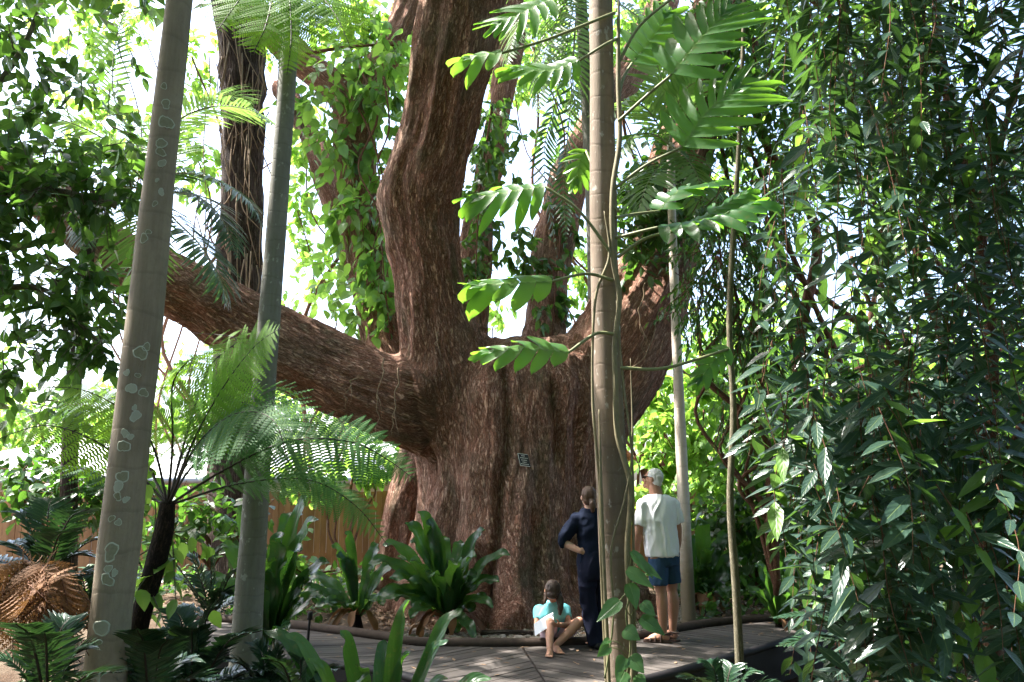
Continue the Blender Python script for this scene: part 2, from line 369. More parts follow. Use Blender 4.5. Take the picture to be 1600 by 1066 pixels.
def palmmat(name, base, dark, light, ring=.16, spots=None, foot=None):
    m, ns, ls = mat(name); a = attr(ns); sp = ns.new('ShaderNodeSeparateXYZ'); ls.new(a, sp.inputs[0])
    nz = noise(ns, ls, a, 6, 5, .65); n2 = noise(ns, ls, a, 1, 4, .6, (60, 60, 5)); n3 = noise(ns, ls, a, 1, 3, .6, (4, 4, 1.2))
    z = mth(ns, ls, 'ADD', sp.outputs[2], mth(ns, ls, 'ADD', mth(ns, ls, 'MULTIPLY', nz, .05), mth(ns, ls, 'MULTIPLY', noise(ns, ls, a, 1, 2, .5, (2, 2, 2.3)), .22)))
    fr = mth(ns, ls, 'FRACT', mth(ns, ls, 'DIVIDE', z, ring)); rg = ramp(ns, ls, fr, [(0, 1.0), (.05, .7), (.1, 0.0), (.97, 0.0), (1, 1.0)])
    col = mixc(ns, ls, ramp(ns, ls, n3, [(.35, 0.0), (.65, 1.0)]), base, dark)
    col = mixc(ns, ls, ramp(ns, ls, noise(ns, ls, a, 1, 5, .75, (26, 26, 16)), [(.42, .0), (.75, .7)]), col, dark)
    n6 = noise(ns, ls, a, 1, 4, .8, (120, 120, 60))
    col = mixc(ns, ls, mth(ns, ls, 'MULTIPLY', n2, .5), col, light)
    col = mixc(ns, ls, mth(ns, ls, 'MULTIPLY', rg, .2), col, tuple(c * .6 for c in dark))
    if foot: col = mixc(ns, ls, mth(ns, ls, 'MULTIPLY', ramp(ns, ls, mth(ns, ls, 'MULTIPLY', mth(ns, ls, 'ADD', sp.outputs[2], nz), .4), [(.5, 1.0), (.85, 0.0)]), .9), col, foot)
    if spots: col = mixc(ns, ls, ramp(ns, ls, noise(ns, ls, a, 1, 3, .6, (22, 22, 12)), [(.62, 0.0), (.68, .85)]), col, spots)
    b = mth(ns, ls, 'SUBTRACT', mth(ns, ls, 'ADD', mth(ns, ls, 'MULTIPLY', n6, .5), mth(ns, ls, 'MULTIPLY', n2, .4)), mth(ns, ls, 'MULTIPLY', rg, .3))
    return finish(m, ns, ls, col, .75, .25, b, .5, .008)
def plain(name, col, rough=.7, spec=.3, nscale=20, nvar=.35, bump=.2, sss=0, mul=None, bdist=.004):
    m, ns, ls = mat(name); tc = ns.new('ShaderNodeTexCoord'); nz = noise(ns, ls, tc.outputs['Object'], nscale, 4, .6, mul)
    c = mixc(ns, ls, nz, tuple(x * (1 - nvar) for x in col), tuple(min(1, x * (1 + nvar)) for x in col))
    return finish(m, ns, ls, c, rough, spec, nz, bump, bdist, 0, None, sss)
M = {}
M['big_bark'] = barkmat('big_bark', (.03, .014, .01), (.40, .19, .125), (.70, .46, .34), (17, 17, 4.0), 1.0, .035, (.38, .3, .22), (.48, .7), .92, (.15, .155, .09), .15, .62)
M['fibre_bark'] = barkmat('fibre_bark', (.012, .008, .007), (.1, .07, .055), (.26, .2, .16), (18, 18, 1.5), 1.0, .04)
M['fern_trunk'] = barkmat('fern_trunk', (.008, .006, .005), (.03, .02, .014), (.07, .045, .03), (25, 25, 10), 1.0, .03)
M['twig'] = barkmat('twig', (.05, .025, .018), (.17, .08, .05), (.3, .17, .11), (60, 60, 10), .4, .004)
M['grey_twig'] = barkmat('grey_twig', (.05, .045, .03), (.16, .14, .09), (.3, .27, .2), (50, 50, 8), .5, .004)
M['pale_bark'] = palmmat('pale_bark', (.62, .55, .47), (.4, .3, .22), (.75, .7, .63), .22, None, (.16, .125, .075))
M['palm_one'] = palmmat('palm_one', (.29, .235, .165), (.135, .1, .07), (.38, .33, .25), .2)
M['palm_two'] = palmmat('palm_two', (.2, .195, .165), (.1, .095, .075), (.3, .295, .265), .13, (.36, .37, .33))
M['palm_three'] = palmmat('palm_three', (.215, .16, .115), (.11, .075, .055), (.31, .25, .195), .17, (.38, .35, .31))
m, ns, ls = mat('lichen'); a = attr(ns); tc = ns.new('ShaderNodeTexCoord'); nz = noise(ns, ls, tc.outputs['Object'], 60, 3); sp = ns.new('ShaderNodeSeparateXYZ'); ls.new(a, sp.inputs[0])
M['lichen'] = finish(m, ns, ls, mixc(ns, ls, sp.outputs[0], (.44, .46, .38), mixc(ns, ls, nz, (.16, .145, .09), (.3, .29, .2))), .95, .1, nz, .4, .003)
M['weep_leaf'] = leafmat('weep_leaf', (.013, .034, .027), (.04, .075, .052), (.06, .17, .025), (.18, .38, .05), .3, .2, 40)
M['weep_new'] = leafmat('weep_new', (.1, .2, .04), (.16, .3, .06), (.25, .5, .05), (.35, .6, .08), .4, .4, 40)
M['fern_bright'] = leafmat('fern_bright', (.07, .16, .025), (.14, .27, .04), (.24, .52, .03), (.42, .7, .05), .6, .55, 0, (.16, .22, .06), 0, .2)
M['fern_dark'] = leafmat('fern_dark', (.025, .085, .03), (.06, .15, .045), (.10, .28, .04), (.2, .42, .06), .6, .4, 0, (.16, .22, .06), 0, .2)
M['cycad'] = leafmat('cycad', (.012, .035, .02), (.03, .07, .035), (.03, .1, .02), (.07, .16, .03), .28, .12)
M['dead_frond'] = leafmat('dead_frond', (.07, .03, .014), (.24, .115, .045), (.2, .09, .03), (.32, .16, .05), .8, .2, 0, (.2, .1, .05))
M['palm_leaf'] = leafmat('palm_leaf', (.05, .1, .04), (.12, .19, .07), (.2, .42, .06), (.38, .6, .12), .4, .4)
M['nest_leaf'] = leafmat('nest_leaf', (.01, .04, .016), (.035, .09, .028), (.08, .26, .02), (.2, .45, .04), .27, .27, 60, (.03, .03, .015), .6, .55, .06)
M['monstera'] = leafmat('monstera', (.02, .075, .02), (.055, .14, .03), (.15, .44, .025), (.32, .64, .05), .36, .45, 0, (.2, .26, .08), .5, .5, .06)
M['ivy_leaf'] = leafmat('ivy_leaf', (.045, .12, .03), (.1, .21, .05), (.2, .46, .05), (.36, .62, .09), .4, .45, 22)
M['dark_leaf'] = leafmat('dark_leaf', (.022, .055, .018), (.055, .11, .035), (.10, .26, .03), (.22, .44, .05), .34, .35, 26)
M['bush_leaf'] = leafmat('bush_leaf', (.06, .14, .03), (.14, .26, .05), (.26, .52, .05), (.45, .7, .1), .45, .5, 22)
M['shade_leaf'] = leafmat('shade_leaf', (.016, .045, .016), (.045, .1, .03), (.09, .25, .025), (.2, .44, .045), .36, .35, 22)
M['pothos'] = leafmat('pothos', (.04, .11, .035), (.09, .19, .06), (.12, .3, .04), (.2, .42, .06), .36, .3, 14, (.14, .22, .08))
M['stem_green'] = plain('stem_green', (.19, .2, .09), .55, .4, 30, .3)
M['fern_stem'] = plain('fern_stem', (.035, .025, .018), .6, .3, 30, .3)
M['root'] = plain('root', (.24, .17, .11), .8, .2, 30, .35, .4)

# ------------------------------------------------------------------ ground
FR = np.array([G(300, 1022), G(418, 1028), G(603, 1053), G(700, 1076), G(860, 1082), G(1005, 1066), G(1240, 1001), G(1330, 985)])  # boardwalk front edge
BK = np.array([G(300, 968), G(405, 976), G(480, 984), G(600, 1000), G(655, 1009), G(830, 1010), G(965, 1004), G(1075, 984), G(1140, 975), G(1235, 968), G(1330, 958)])  # kerb line
def front_y(x): return np.interp(x, FR[:, 0], FR[:, 1])
def back_y(x): return np.interp(x, BK[:, 0], BK[:, 1])
def ground_z(x, y):
    f, b = front_y(x), back_y(x); t = np.clip((y - f - .1) / np.maximum(b - f - .2, .2), 0, 1); t = t * t * (3 - 2 * t)
    z = -.48 + .44 * t
    w = np.exp(-np.abs(y - 9) / 14)
    q = np.stack([x * .9, y * .9, 0 * x], -1).reshape(-1, 3)
    n = vnoise(q, 3).reshape(np.shape(x)) * .05 + vnoise(q * 3.1, 5).reshape(np.shape(x)) * .02
    return z + n * np.where((y > f - .05) & (y < b + .1), 0.2, 1) * w
gx = np.concatenate([-np.geomspace(900, 14, 14), np.linspace(-13, 13, 170), np.geomspace(14, 900, 14)])
gy = np.concatenate([-np.geomspace(300, 4, 8), np.linspace(-3, 22, 180), np.geomspace(23, 1500, 14)])
XX, YY = np.meshgrid(gx, gy, indexing='ij'); ZZ = ground_z(XX, YY); mb = MB(); V = np.stack([XX, YY, ZZ], -1)
idx = np.arange(XX.size).reshape(XX.shape); q = np.stack([idx[:-1, :-1], idx[1:, :-1], idx[1:, 1:], idx[:-1, 1:]], -1).reshape(-1, 4)
mb.add(V.reshape(-1, 3), {4: q}, V.reshape(-1, 3))
m, ns, ls = mat('soil'); tc = ns.new('ShaderNodeTexCoord'); o_ = tc.outputs['Object']
n1, n2 = noise(ns, ls, o_, 2.2, 5), noise(ns, ls, o_, 35, 4, .7)
col = mixc(ns, ls, n2, (.02, .013, .009), (.13, .085, .055)); col = mixc(ns, ls, ramp(ns, ls, n1, [(.4, 0.0), (.62, .7)]), col, (.16, .125, .09))
M['soil'] = finish(m, ns, ls, col, .95, .1, n2, .9, .03)
tag(mb.build('ground', M['soil']), kind='structure')

# ------------------------------------------------------------------ boardwalk
def woodmat(name, c1, c2, along, scale=1.0, rough=.8):
    """weathered wood, grain along a world direction; tone per board from lc.z"""
    m, ns, ls = mat(name); a = attr(ns); sp = ns.new('ShaderNodeSeparateXYZ'); ls.new(a, sp.inputs[0])
    g = noise(ns, ls, a, 1, 5, .65, (2.5 * scale, 55 * scale, 17.3)); st = noise(ns, ls, a, 1, 3, .6, (1.2, 3, 9.1))
    f = mth(ns, ls, 'ADD', mth(ns, ls, 'MULTIPLY', g, .6), mth(ns, ls, 'MULTIPLY', mth(ns, ls, 'FRACT', mth(ns, ls, 'MULTIPLY', sp.outputs[2], 7.77)), .45))
    col = mixc(ns, ls, f, c1, c2); col = mixc(ns, ls, ramp(ns, ls, st, [(.5, 0.0), (.72, .5)]), col, tuple(c * .5 for c in c1))
    return finish(m, ns, ls, col, rough, .25, g, .5, .006)
M['deck'] = woodmat('deck', (.034, .028, .025), (.125, .108, .096), 0)
M['kerb'] = plain('kerb', (.06, .043, .034), .85, .2, 18, .5, .5, 0, (1, 1, 1))
M['fascia'] = plain('fascia', (.012, .01, .011), .6, .3, 14, .4, .3)
def clip(poly, p, n):
    out = []
    for i in range(len(poly)):
        a, b = poly[i], poly[(i + 1) % len(poly)]; da, db = (a - p) @ n, (b - p) @ n
        if da >= 0: out.append(a)
        if da * db < 0: out.append(a + (b - a) * da / (da - db))
    return np.array(out)
def planks(poly, d, pitch=.098, gap=.009):
    poly = np.array(poly)[:, :2]; d = nrm(np.array(d)[:2]); nn = np.array((-d[1], d[0])); t = poly @ nn; mb = MB()
    for k in np.arange(math.floor(t.min() / pitch), math.ceil(t.max() / pitch)):
        lo = k * pitch + gap / 2; c = clip(poly, nn * lo, nn)
        if len(c) > 2: c = clip(c, nn * (lo + pitch - gap), -nn)
        if len(c) > 2:
            if np.cross(c[1] - c[0], c[2] - c[0]) < 0: c = c[::-1]
            dz = rng.uniform(-.002, .002); r = rng.random() * 5
            prism(mb, c, -.035 + dz, dz, np.stack([c @ d + r * 3, c @ nn, np.full(len(c), r)], 1))
    return mb
bw = bpy.data.objects.new('boardwalk', None); COL.objects.link(bw); WM[bw.name] = Vector((0, 0, 0)); tag(bw, kind='structure')
gp = lambda *a: [G(x, y) for x, y in a]
d1 = G(790, 1016) - G(640, 1046); d2 = G(950, 1042) - G(820, 1020); d0 = G(590, 1010) - G(440, 1016); d3 = G(1200, 1000) - G(1040, 1022)
ends = [(gp((300, 1022), (300, 969), (405, 977), (480, 985), (600, 1001), (603, 1052), (418, 1027)), d0),
        (gp((605, 1053), (602, 1001), (655, 1010), (814, 1011), (860, 1081), (700, 1075)), d1),
        (gp((863, 1081), (818, 1011), (830, 1011), (965, 1005), (1004, 1065)), d2),
        (gp((1008, 1065), (969, 1005), (1075, 985), (1140, 976), (1235, 969), (1330, 959), (1330, 984), (1240, 1000)), d2)]
for poly, d in ends: planks(poly, d).build('deck_section', M['deck'], bw, False)
kb = MB(); tube(kb, BK + np.array((0, .045, .025)), .05, 8, 60, True, .12, 4); kb.build('timber_kerb', M['kerb'], bw)
fb = MB()
for a, b in zip(FR[:-1], FR[1:]):
    d = b - a; L = np.linalg.norm(d); an = math.atan2(d[1], d[0]); c = (a + b) / 2; o = nrm((d[1], -d[0], 0))
    box(fb, c + o * .028 + np.array((0, 0, -.17)), L + .02, .045, .33, an)
fb.build('fascia_board', M['fascia'], bw, False)
rb = MB(); tube(rb, FR + np.array((0, -.03, .018)), .042, 8, 50, True, .1, 6); rb.build('edge_rail', M['fascia'], bw)

# pebbles, leaf litter
mb = MB(); ico = MB(); sphere(ico, (0, 0, 0), 1, 4); iv, iq, it_ = ico.v[0], np.vstack(ico.f[4]), np.vstack(ico.f[3])
def stones(n, x0, x1, y0f, y1, s0, s1):
    x = rng.uniform(x0, x1, n); y = back_y(x) + .1 + rng.random(n) * y1; z = ground_z(x, y); sc = rng.uniform(s0, s1, (n, 1, 1)) * rng.uniform(.6, 1.3, (n, 1, 3)) * np.array((1, 1, .6))
    V = iv[None] * sc * (1 + .25 * vnoise(iv * 1.7)[None, :, None]) + np.stack([x, y, z + .004], 1)[:, None]
    off = (np.arange(n) * len(iv))[:, None, None]; t = rng.random(n)
    mb.add(V.reshape(-1, 3), {4: (iq[None] + off).reshape(-1, 4), 3: (it_[None] + off).reshape(-1, 3)}, np.repeat(np.stack([t, t, t], 1), len(iv), 0))
stones(5200, -1.3, 2.6, 0, 1.5, .012, .036)
stones(900, 2.4, 5.5, 0, 2.5, .012, .034)
m, ns, ls = mat('pebble'); a = attr(ns); sp = ns.new('ShaderNodeSeparateXYZ'); ls.new(a, sp.inputs[0])
M['pebble'] = finish(m, ns, ls, ramp(ns, ls, sp.outputs[0], [(0, (.16, .12, .09)), (.4, (.3, .25, .2)), (.8, (.42, .37, .31)), (1, (.2, .12, .08))]), .8, .25)
tag(mb.build('gravel', M['pebble']), 'rounded brown and grey pebbles in the bed behind the kerb', 'gravel', kind='stuff')
TX_ = W(814, 800, 11.4)[0]; mb = MB(); n = 9000
x = rng.uniform(-7, 7, n); y = np.where(rng.random(n) < .55, back_y(x) + .1 + rng.random(n) * 5, rng.uniform(1.5, 9, n))
k = (y < front_y(x) - .1) | (y > back_y(x) + .08); k &= ~((x > -1.0) & (x < 2.4) & (y < back_y(x) + .9) & (rng.random(n) < .75)); x, y = x[k], y[k]; n = len(x)
place(mb, CHEAP, np.stack([x, y, ground_z(x, y) + .012 + .02 * rng.random(n)], 1), rdir(n) * (1, 1, .2), UP + rdir(n) * .35, rng.uniform(.05, .13, n), rng.uniform(.012, .03, n), .2 * rng.normal(size=n))
M['litter'] = leafmat('litter', (.09, .05, .028), (.34, .22, .13), (.2, .1, .04), (.3, .2, .1), .85, .1, 0, (.2, .13, .08))
x = rng.uniform(-2.5, 3.5, 130); y = front_y(x) + (back_y(x) - front_y(x)) * rng.random(130) ** .6; place(mb, CHEAP, np.stack([x, y, np.full(130, .006)], 1), rdir(130) * (1, 1, .02), UP + rdir(130) * .1, rng.uniform(.03, .09, 130), rng.uniform(.008, .02, 130), .1)
n = 2600; an = rng.uniform(3.3, 6.1, n); r_ = rng.uniform(1.45, 2.1, n); x = TX_ + np.cos(an) * r_; y = 11.4 + np.sin(an) * r_; k = y > back_y(x) + .08; x, y = x[k], y[k]; n = len(x); place(mb, CHEAP, np.stack([x, y, ground_z(x, y) + .01 + .06 * rng.random(n) * (r_[k] < 1.7)], 1), rdir(n) * (1, 1, .3), UP + rdir(n) * .5, rng.uniform(.04, .11, n), rng.uniform(.01, .026, n), .2 * rng.normal(size=n))
tag(mb.build('fallen_leaves', M['litter']), 'dry brown fallen leaves lying over the garden soil', 'leaf litter', kind='stuff')

# ------------------------------------------------------------------ the giant tree
TX, TY = W(814, 800, 11.4)[0], 11.4
limbs = []
def limb(rows, n=30, extra=()):  # rows (px, py, Y, half-width px)
    R = np.array([[*W(a, b, c), d * ppm(b, c)] for a, b, c, d in rows]); limbs.append(spline(R, n))
trunk_rows = np.array([(TX, TY, -.6, 1.75), (TX, TY, .0, 1.8), (TX, TY, .4, 1.5), (TX, TY, 1.2, 1.36), (TX + .02, TY, 2.0, 1.40), (TX + .04, TY, 2.7, 1.46), (TX + .06, TY, 3.15, 1.3), (TX + .06, TY, 3.5, .9)])
limbs.append(spline(trunk_rows, 40))
limb([(735, 700, 11.5, 50), (712, 620, 10.85, 62), (692, 540, 10.6, 57), (675, 440, 10.4, 51), (662, 350, 10.15, 54), (664, 285, 9.95, 60), (688, 195, 9.6, 59), (708, 95, 9.2, 64), (722, 0, 8.9, 67), (735, -120, 8.4, 68), (750, -300, 8.0, 70)], 60)
limb([(760, 650, 11.7, 40), (690, 645, 11.1, 64), (640, 634, 10.8, 66), (585, 612, 10.6, 63), (500, 575, 10.4, 58), (400, 520, 10.15, 52), (310, 465, 9.9, 46), (200, 405, 9.6, 40), (100, 330, 9.3, 34), (20, 265, 9.0, 30), (-80, 190, 8.7, 26), (-220, 100, 8.3, 22)], 60)
limb([(860, 760, 11.6, 55), (912, 640, 11.1, 76), (965, 545, 10.9, 75), (1008, 460, 10.9, 62), (1032, 390, 11.0, 52), (1048, 310, 11.2, 46), (1075, 200, 11.5, 42), (1110, 60, 11.9, 38), (1150, -90, 12.3, 34)], 50)
limb([(850, 640, 11.9, 45), (850, 540, 12.2, 36), (858, 440, 12.6, 32), (872, 350, 13.0, 30), (895, 270, 13.5, 29), (930, 195, 14.0, 27), (985, 110, 14.6, 24), (1040, 0, 15.2, 22)], 40)
limb([(650, 640, 11.9, 40), (603, 540, 12.3, 36), (583, 440, 12.6, 32), (563, 340, 12.8, 31), (553, 240, 12.9, 30), (552, 170, 12.9, 28), (520, 130, 12.9, 26), (470, 95, 13, 24), (400, 20, 13.3, 20)], 45)
limb([(555, 215, 12.9, 24), (585, 130, 13.0, 24), (625, 40, 13.2, 22), (660, -60, 13.5, 20)], 20)
limb([(590, 470, 12.7, 22), (545, 390, 13.4, 20), (515, 310, 13.8, 19), (490, 230, 14.2, 18), (440, 130, 14.8, 17)], 30)
limb([(735, 600, 12.0, 30), (738, 480, 12.4, 25), (748, 340, 12.8, 23), (770, 230, 13.0, 22), (790, 120, 13.2, 21), (800, -20, 13.6, 20)], 35)
limb([(700, 640, 12.2, 40), (655, 720, 12.3, 34), (632, 800, 12.4, 30), (622, 880, 12.4, 32), (618, 925, 12.4, 42)], 25)
mb = MB()
def flute(s, a):
    low = np.clip(1.9 - s, 0, 1.9) / 1.9
    return 1 + (.045 + .11 * low) * np.cos(5 * a + .7) * .6 + .05 * np.cos(9 * a + 2.1 + s * .25) + .035 * np.sin(14 * a - s * .3) * (.4 + low)
for i, R in enumerate(limbs):
    tube(mb, R[:, :3], R[:, 3], 40 if i == 0 else 24, len(R) * 2, True, .03, i, flute if i == 0 else None)
for px, py, Y, r in ((613, 312, 10.05, .2), (655, 300, 9.75, .2), (648, 470, 10.2, .14), (745, 620, 10.6, .4), (655, 600, 10.35, .3), (840, 600, 10.8, .45)):
    sphere(mb, W(px, py, Y), r, 10)
me = remesh(mb, .024, 5, .5, (.085, 22))
v, nn = getv(me), getn(me); best = np.full(len(v), 1e9); bk = np.zeros((len(v), 3)); dsum = np.zeros(len(v)); wsum = np.zeros(len(v)); cand = []
low = np.clip(1.6 - v[:, 2], 0, 1.6) / 1.6
for i, R in enumerate(limbs):
    P, r = R[:, :3], R[:, 3]; T, Nf, Bf = frames(P); s = np.concatenate([[0], np.cumsum(np.linalg.norm(np.diff(P, axis=0), axis=1))])
    dd = np.linalg.norm(v[:, None] - P[None], axis=2); k = (dd / r[None]).argmin(1); q = dd[np.arange(len(v)), k] / r[k]
    off = v - P[k]; sl_ = s[k] + (off * T[k]).sum(1); ca, sa = (off * Nf[k]).sum(1), (off * Bf[k]).sum(1); h = np.maximum(np.hypot(ca, sa), 1e-6)
    b = np.stack([ca / h * r[k], sa / h * r[k], sl_ + i * 13.7], 1) if i else np.stack([v[:, 0] - TX, v[:, 1] - TY, v[:, 2]], 1)
    dsp = .05 * (1 - 2 * np.abs(vnoise(b * (4.2, 4.2, .7)))) * (1 + .5 * low) + .026 * (1 - 2 * np.abs(vnoise(b * (10, 10, 1.7), 2))) + .014 * vnoise(b * (19, 19, 4), 6) + .06 * vnoise(b * (1.6, 1.6, 1.0), 4)
    cand.append((q, dsp)); w = q < best; bk[w] = b[w]; best[w] = q[w]
for q, dsp in cand:
    w = np.exp(-(q - best) * 14); dsum += w * dsp; wsum += w
disp = dsum / wsum
front = v[:, 1] < TY + .3
def crease(rows, depth, wid):
    R = np.array([W(a, b_, 10.05) for a, b_ in rows]); R = R[np.argsort(R[:, 2])]; z = v[:, 2]; xc = np.interp(z, R[:, 2], R[:, 0]) + .04 * vnoise(np.stack([z * 2, z * 0, z * 0], 1), 9)
    e = np.clip((z - R[0, 2]) / .35 + .2, 0, 1) * np.clip((R[-1, 2] - z) / .35 + .2, 0, 1)
    return -depth * e * np.exp(-((v[:, 0] - xc) / wid) ** 2) * front
disp += crease([(790, 555), (800, 640), (782, 760), (775, 900)], .16, .06) + crease([(757, 985), (765, 905), (760, 860)], .38, .12) + crease([(862, 580), (872, 660), (868, 740)], .13, .07)
disp += crease([(905, 600), (915, 760), (900, 960)], .1, .08) + crease([(690, 980), (700, 860), (715, 760)], .1, .07) + crease([(835, 980), (842, 880), (832, 800)], .12, .07) + crease([(640, 560), (650, 640), (668, 760)], .08, .06)
disp -= crease([(725, 985), (735, 880), (745, 700)], .12, .1) + crease([(812, 980), (805, 860), (830, 700)], .1, .09)
setv(me, v + nn * disp[:, None]); setlc(me, bk)
big = thing('giant_tree', 'giant old tree with massive red brown trunk forking into leaning limbs', 'tree', (TX, TY, 0))
link(me, 'trunk', M['big_bark'], big)
# unseen crown added above the frame, shaped to shade and dapple the scene
cr = MB(); rr = np.random.default_rng(5)
GAPS = [(W(*p[:3]), p[3] if len(p) > 3 else .8) for p in ((440, 40, 5.6, 1.9), (350, 600, 4.8), (655, 600, 10.2), (1195, 984, 9.1, .45), (1062, 1000, 8.6, .25), (1000, 440, 10.3), (1440, 860, 5.0, 1.5), (1300, 600, 5.5), (1560, 520, 5.5), (1400, 280, 5.6), (1400, 960, 5.0), (1060, 600, 9.7), (900, 985, 8.9, .4), (1058, 450, 9.7), (1064, 760, 9.7), (1060, 150, 4.9), (790, 440, 4.9), (820, 550, 4.9), (1240, 640, 5.5), (560, 350, 12), (600, 440, 12), (330, 180, 7.2), (1100, 640, 13.5), (150, 620, 5), (620, 1000, 4.6), (1020, 800, 8.4, .5), (540, 830, 14.4, 1.6), (60, 820, 14.4, 1.5), (640, 850, 12.2, .8))]  # crown clumps are left out along these sun lines to let light through
for i in range(380):
    x, y = rr.uniform(-13, 11), rr.uniform(-9, 15)
    c = np.array((x, y, max(8.0, 2.6 + .74 * y) + 1.2 + rr.random() * 2.6)); hit = rr.random() < (.04 if x < 3 else .4)
    for g, gr in GAPS:
        d = c - g; k = d @ SUN
        if k > 0 and np.linalg.norm(d - SUN * k) < gr: hit = True
    if hit: continue
    sprays(cr, None, c, (1.25, 1.25, .7), 30, 6, .32, .1, CHEAP, .2, .6)
for p in ((410, 500, 10.0), (310, 450, 9.9), (500, 560, 10.1), (210, 395, 9.6), (560, 590, 10.2), (120, 330, 9.3)):  # extra unseen clumps added to throw shade on the left limb
    g = W(*p); c = g + SUN * (rr.uniform(9.6, 10.6) - g[2]) / SUN[2]; sprays(cr, None, c, (1.1, 1.1, .6), 34, 6, .32, .1, CHEAP, .2, .6)
cr.build('crown', M['dark_leaf'], big)
# hanging aerial roots on trunk
ar = MB()
for rows in ([(560, 590, 10.0), (546, 600, 9.95), (540, 640, 9.95)], [(600, 560, 10.0), (592, 610, 9.95), (586, 680, 9.95)], [(622, 575, 9.9), (616, 640, 9.85), (612, 680, 9.85)], [(684, 520, 9.95), (684, 545, 9.93)],
             [(1010, 440, 10.2), (1000, 500, 10.15), (1008, 560, 10.2)], [(1030, 480, 10.3), (1018, 540, 10.2), (985, 575, 10.1), (940, 560, 9.9), (895, 552, 10)]):
    P = spline([W(*r) for r in rows], 12); P[1:-1] += rng.normal(size=(10, 3)) * (.022, .01, .01)
    tube(ar, P, np.linspace(.011, .004, 12), 6, 40, True, .3, 5)
    tube(ar, [P[6], P[7] + (.05, -.02, -.06), P[8] + (.07, -.02, -.16)], [.006, .004, .002], 5, 10)
ar.build('aerial_roots', M['root'], big)
# plaque
pc = W(819, 719, 9.98); vv = getv(me); kk = (np.abs(vv[:, 0] - pc[0]) < .1) & (np.abs(vv[:, 2] - pc[2]) < .12); pc = W(819, 719, vv[kk, 1].min() - .012)
pq = thing('name_plaque', 'small black metal plaque with pale border fixed to the giant trunk', 'plaque', pc)
def tilted(mb, x, z, sx, sz, y=0, sy=.006):
    a = math.radians(-12)
    c = np.array((x, y, z)); b = MB(); box(b, (0, 0, 0), sx, sy, sz); v = b.v[0] + c; v = np.stack([v[:, 0] - v[:, 2] * .22, v[:, 1], v[:, 2] - v[:, 0] * .12], 1) + pc; mb.add(v, {4: np.vstack(b.f[4])}, v)
p1, p2, p3 = MB(), MB(), MB()
tilted(p1, 0, 0, .13, .15, 0, .012); p1.build('plate', plain('plaque_black', (.012, .014, .018), .35, .5), pq, False)
for x, z, sx, sz in ((-.062, 0, .007, .15), (0, -.0725, .117, .006), (0, .0725, .117, .005)): tilted(p2, x, z, sx, sz, -.01, .008)
p2.build('border', plain('plaque_white', (.62, .62, .6), .5, .4), pq, False)
for z, w in ((.05, .05), (.024, .085), (-.002, .07), (-.026, .05), (-.05, .1)):
    x = -w / 2
    while x < w / 2 - .006:
        l = rng.uniform(.006, .016); tilted(p3, x + l / 2, z, l, .009, -.0085, .005); x += l + .005
p3.build('lettering', bpy.data.materials['plaque_white'], pq, False)

# ------------------------------------------------------------------ palms in front
def palm(name, label, rows, matl, seed, ext=(2.0, 1.0)):
    P = np.array([W(a, b, c) for a, b, c, d in rows]); r = np.array([d / 2 * ppm(b, c) for a, b, c, d in rows])
    d = nrm(P[0] - P[1]); P = np.vstack([P[0] + d * ext[0], P, [P[-1][0] + (P[-1] - P[-2])[0] * .25, P[-1][1], -.6]]); r = np.r_[r[0] * .95, r, r[-1] * 1.35]
    t = thing(name, label, 'palm tree', (P[-1][0], P[-1][1], -.5), 'bare palm trunks in front'); mb = MB(); tube(mb, P[::-1], r[::-1], 32, 160, True, .055, seed); mb.build('trunk', matl, t); return t, P, r
p1t, P1, R1 = palm('palm_tree', 'tall pale brown palm trunk dotted with round lichen rings', [(281, 0, 4.2, 38), (250, 270, 4.2, 46), (222, 533, 4.2, 55), (192, 800, 4.2, 60), (163, 1066, 4.2, 64)], M['palm_one'], 1)
p2t, P2, R2 = palm('palm_tree', 'slim grey speckled palm trunk with fern fronds around it', [(458, 0, 6, 24), (450, 110, 6, 26), (421, 500, 6, 34), (405, 700, 6, 38), (384, 1030, 6, 48)], M['palm_two'], 2)
p3t, P3, R3 = palm('palm_tree', 'brown palm trunk wrapped by a climbing vine before the people', [(939, 0, 5.2, 36), (942, 270, 5.2, 41), (947, 533, 5.2, 45), (958, 800, 5.2, 49), (972, 1066, 5.2, 52)], M['palm_three'], 3)
